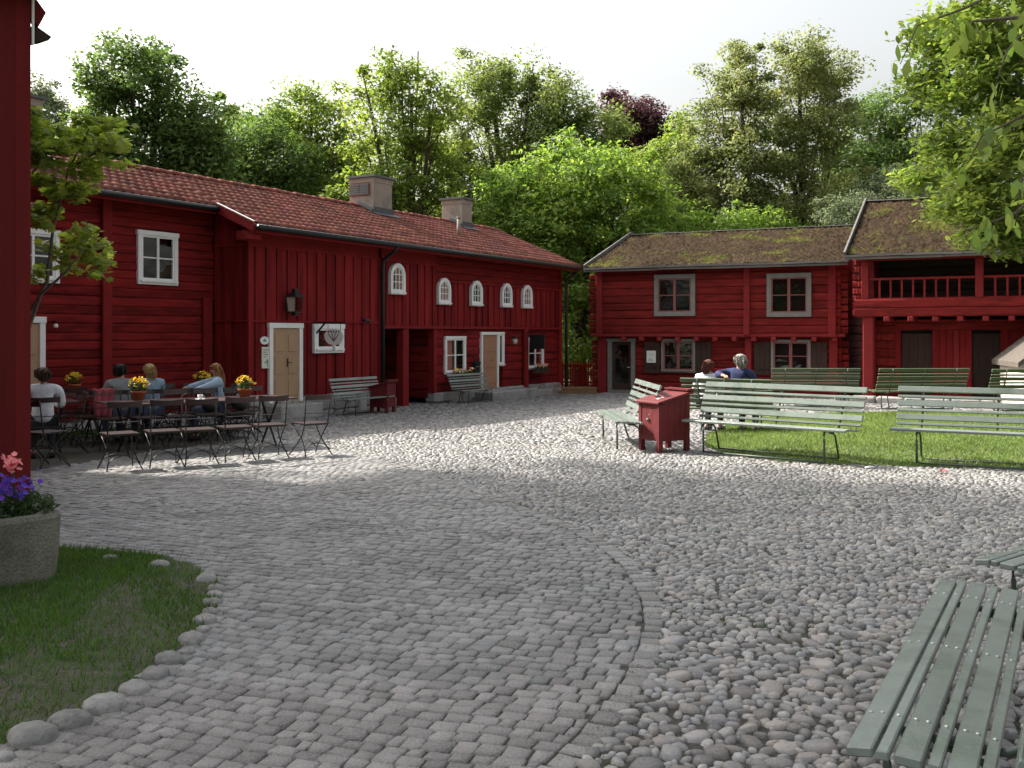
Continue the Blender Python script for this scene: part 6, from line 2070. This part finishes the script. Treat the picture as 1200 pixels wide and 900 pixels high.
tree('green_oak', 'mid green tree filling the gap below the copper beech', B(790, 50), PL([(785, 195, 36, 36), (800, 150, 14, 22), (760, 215, 34, 30), (800, 235, 30, 30)], 50), 0.26, 13000, 0.21, LEAF['mid'], 21, per=100, spread=0.5)
tree('green_oak', 'shaded green tree just right of the dark left broadleaf', B(285, 48), PL([(275, 160, 22, 26), (325, 170, 26, 36), (255, 190, 25, 30), (310, 215, 40, 30)], 48), 0.26, 12000, 0.20, LEAF['mid'], 22, per=100, spread=0.45)
# the wood further back reads as one mass
ws = np.random.RandomState(77)
n = 36000
wx = ws.uniform(-30, 34, n); wy = ws.uniform(58, 66, n)
wtop = 10.5 + 1.8 * np.sin(wx * 0.35) + 1.0 * np.sin(wx * 0.9 + 1)
wz = gz(60) + (wtop + 0.5) * ws.uniform(0, 1, n) ** 0.8
wd = link('distant_wood', leaf_mesh('distant_wood', np.stack([wx, wy, wz], 1), ws, 0.55, 0.3, 0.7), LEAF['wood'])
tag(wd, 'dark green mass of woodland far behind the trees', 'woodland', kind='stuff')

# big tree that shades the near half of the yard, its trunk behind the near house
tree('shade_tree', 'tall shade tree rising behind the near red house, outside the picture', (-11.4, 14.2, 0), [(-11, 14.8, 11.0, 3.0, 3.2, 2.2), (-9.8, 13.2, 12.8, 3.0, 3.0, 2.4), (-11.5, 16.8, 13.0, 3.0, 2.6, 2.4), (-10.5, 11.6, 11.0, 2.6, 2.4, 2.0), (-10.4, 15.4, 15.6, 3.0, 3.0, 2.0), (-13.5, 13.0, 9.6, 2.6, 2.6, 2.0), (-10.2, 10.8, 14.0, 2.8, 2.6, 2.2), (-9.8, 17.2, 16.6, 2.6, 2.4, 1.8), (-10.4, 12.6, 16.6, 2.8, 2.8, 1.8)], 0.42, 38000, 0.30, LEAF['mid'], 14, spread=0.6, group='trees shading the yard')
tree('shade_tree', 'second shade tree left of the near red house, outside the picture', (-12.0, 7.0, 0), [(-12, 8.5, 9.5, 3.2, 3.0, 2.2), (-10.5, 8.0, 12.5, 2.8, 2.8, 2.4), (-13, 6.0, 12.0, 3.0, 3.0, 2.4), (-11, 5.2, 9.5, 2.6, 2.4, 2.0), (-11.2, 8.8, 15.0, 2.6, 2.6, 1.8), (-10.0, 5.5, 14.0, 2.6, 2.6, 2.0)], 0.36, 23000, 0.30, LEAF['mid'], 15, spread=0.6, group='trees shading the yard')


# ------------------------------------------------------------------ nearer leaves: maple sapling at left, overhanging tree at right
MAPLE = [(0, -0.5), (0.20, -0.32), (0.50, -0.18), (0.30, 0.02), (0.46, 0.28), (0.18, 0.22), (0, 0.55), (-0.18, 0.22), (-0.46, 0.28), (-0.30, 0.02), (-0.50, -0.18), (-0.20, -0.32)]
def shape_leaves(name, P, rs, L, outline, up, mat, parent, droop=0.3, curl=0.18):
    n = len(P); k = len(outline)
    a = rs.normal(size=(n, 3)); a[:, 2] = a[:, 2] * 0.5 - droop; a /= np.linalg.norm(a, axis=1)[:, None]
    nn = rs.normal(size=(n, 3)) * 0.6; nn[:, 2] = np.abs(nn[:, 2]) + up
    b = np.cross(nn, a); b /= (np.linalg.norm(b, axis=1)[:, None] + 1e-6)
    m = np.cross(a, b)
    ll = (L * rs.uniform(0.6, 1.25, n))[:, None]
    V = np.zeros((n, k + 1, 3), np.float32)
    for i, (u, v) in enumerate(outline):
        V[:, i] = P + (b * u + a * v) * ll - m * ll * curl * (u * u + 0.6 * v * v)
    V[:, k] = P
    fl = np.array([[i, (i + 1) % k, k] for i in range(k)]).ravel()
    F = (fl[None] + (np.arange(n) * (k + 1))[:, None]).ravel()
    return link(name, np_mesh(name, V.reshape(-1, 3), F, np.full(n * k, 3)), mat, parent)


sb = Vector((-5.72, 11.55, 0.0))
sp_ = empty('maple_sapling', sb); tag(sp_, 'slender maple with bright leaves leaning in beside the near red wall', 'tree')
m = MB()
def rel(px, py, Y): return at(px, py, Y) - sb
stems = [[(0, 0, 0), rel(28, 400, 11.5), rel(48, 345, 11.4), rel(78, 318, 11.2), rel(100, 290, 11.1)], [(0.05, 0.1, 0), rel(30, 380, 11.7), rel(55, 330, 11.8), rel(62, 270, 11.8), rel(80, 200, 11.8), rel(105, 150, 11.7)],
         [(0, 0.1, 0), rel(25, 300, 11.9), rel(35, 210, 11.9), rel(60, 165, 11.9), rel(70, 145, 12.0)], [rel(60, 240, 11.8), rel(85, 228, 11.6), rel(112, 215, 11.5)], [rel(80, 200, 11.8), rel(120, 172, 11.6), rel(155, 165, 11.5), rel(172, 170, 11.5)]]
for k, s in enumerate(stems):
    r1 = 0.03 if k < 3 else 0.012
    m.tube(s, [r1 * (1 - 0.75 * i / (len(s) - 1)) for i in range(len(s))], 6)
m.build('trunk', mt['bark_pale'], sp_, True)
rs = np.random.RandomState(5)
P = []
for (px, py, rx, ry, n) in [(85, 155, 45, 20, 210), (55, 185, 28, 25, 150), (125, 165, 24, 12, 110), (60, 225, 28, 20, 160), (100, 215, 22, 15, 90), (45, 260, 18, 15, 60), (100, 278, 22, 14, 80), (110, 312, 16, 9, 60), (75, 300, 25, 14, 70), (40, 310, 10, 14, 30), (110, 190, 35, 12, 80), (45, 150, 16, 16, 60)]:
    for layer in range(4):
        cx = px + rs.uniform(-0.8, 0.8) * rx; cy = py + rs.uniform(-1.1, 1.1) * ry; cY = 11.7 + rs.uniform(-0.6, 0.6); lr = rx * rs.uniform(0.45, 0.8)
        for _ in range(int(n * 0.75)):
            e = np.clip(rs.normal(size=3) * 0.6, -1.2, 1.2)
            P.append(tuple(at(cx + e[0] * lr, cy + e[1] * 6.5 + 0.10 * e[0] * lr, cY + e[2] * 0.22) - sb))
shape_leaves('crown', np.array(P), rs, 0.098, MAPLE, 1.4, LEAF['maple'], sp_)

# overhanging tree at the right: trunk out of view, branches reach into the picture
rb_ = Vector((9.6, 12.6, 0.0))
ov = empty('overhanging_tree', rb_); tag(ov, 'bright green tree hanging its leafy branches into the upper right corner', 'tree')
LO = [(1112, 40, 52, 40, 11.5), (1165, 50, 60, 55, 10.5), (1095, 100, 34, 22, 11.5), (1150, 115, 55, 36, 11), (1190, 160, 45, 45, 10), (1118, 172, 42, 26, 11.5), (1085, 210, 28, 16, 12), (1145, 210, 45, 26, 11), (1120, 245, 32, 18, 11), (1172, 245, 38, 26, 10.5), (1160, 278, 24, 14, 10.5), (1192, 285, 22, 20, 10.5),
      (1240, 60, 70, 70, 11), (1260, 180, 60, 60, 11), (1330, 100, 90, 90, 12), (1350, -40, 120, 90, 12.5), (1200, -60, 90, 60, 11)]
rs = np.random.RandomState(9); rp = random.Random(9)
m = MB()
tr = bez((0, 0, -0.1), (0.2, 0.4, 6.2), (0.3, 0, 0), 8)
m.tube(tr, [0.30, 0.26, 0.23, 0.20, 0.17, 0.14, 0.11, 0.08, 0.05], 10)
P = []
for (px, py, rx, ry, Y) in LO:
    c = at(px, py, Y) - rb_
    st = tr[rp.choice((3, 4, 5, 6))]
    br = bez(st, c, (0, 0, 0.5), 5)
    m.tube(br, [0.06, 0.048, 0.036, 0.026, 0.018, 0.01], 6)
    ncl = int(rx * ry / (26 if px < 1235 else 120)) + 12
    for _ in range(ncl):
        d = rs.normal(size=3); d /= np.linalg.norm(d); f = 0.45 + 0.6 * rs.rand()
        e = at(px + d[0] * rx * f, py + d[2] * ry * f, Y + d[1] * rx * Y / 1200 * f) - rb_
        if rs.rand() < 0.35: m.tube(bez(br[rp.choice((3, 4, 5))], e, (0, 0, 0.06), 3), [0.012, 0.008, 0.006, 0.003], 4, False)
        for _ in range(26):
            P.append(tuple(np.array(e) + np.clip(rs.normal(size=3), -1.8, 1.8) * np.array([0.125, 0.125, 0.05])))
NARROW = [(0, -0.5), (0.16, -0.2), (0.2, 0.05), (0.1, 0.33), (0, 0.5), (-0.1, 0.33), (-0.2, 0.05), (-0.16, -0.2)]
shape_leaves('crown', np.array(P), rs, 0.10, NARROW, 1.0, LEAF['lime'], ov, 0.2)
# the nearest hanging spray with long limp leaves
P = []
SPR = [[(1290, -60, 6.2), (1215, 20, 6.4), (1180, 60, 6.4), (1165, 105, 6.4)], [(1300, 60, 6.6), (1200, 135, 6.8), (1150, 160, 6.9), (1130, 200, 6.9)], [(1250, -50, 7), (1130, 10, 7.2), (1075, 30, 7.3), (1055, 75, 7.3)], [(1300, 150, 6.5), (1190, 250, 6.8), (1150, 265, 6.9), (1130, 270, 6.9)], [(1200, 20, 6.7), (1140, 25, 6.9), (1125, 55, 6.9)], [(1290, 100, 6), (1210, 170, 6.2), (1195, 220, 6.3), (1190, 265, 6.3)]]
for s in SPR:
    pts = [at(*e) - rb_ for e in s]
    # start from the limbs of the tree
    m.tube([tr[5]] + pts, [0.035] + [0.014, 0.009, 0.006, 0.003][:len(pts)], 6)
    for i in range(1, len(pts)):
        for _ in range(9):
            c = pts[i - 1].lerp(pts[i], rs.rand()) + Vector(rs.normal(size=3) * 0.05) + Vector((0, 0, -0.05))
            P.append(tuple(c))
m.build('trunk', mt['bark_pale'], ov, True)
shape_leaves('hanging_leaves', np.array(P), rs, 0.14, NARROW, 0.3, LEAF['lime'], ov, 1.3)
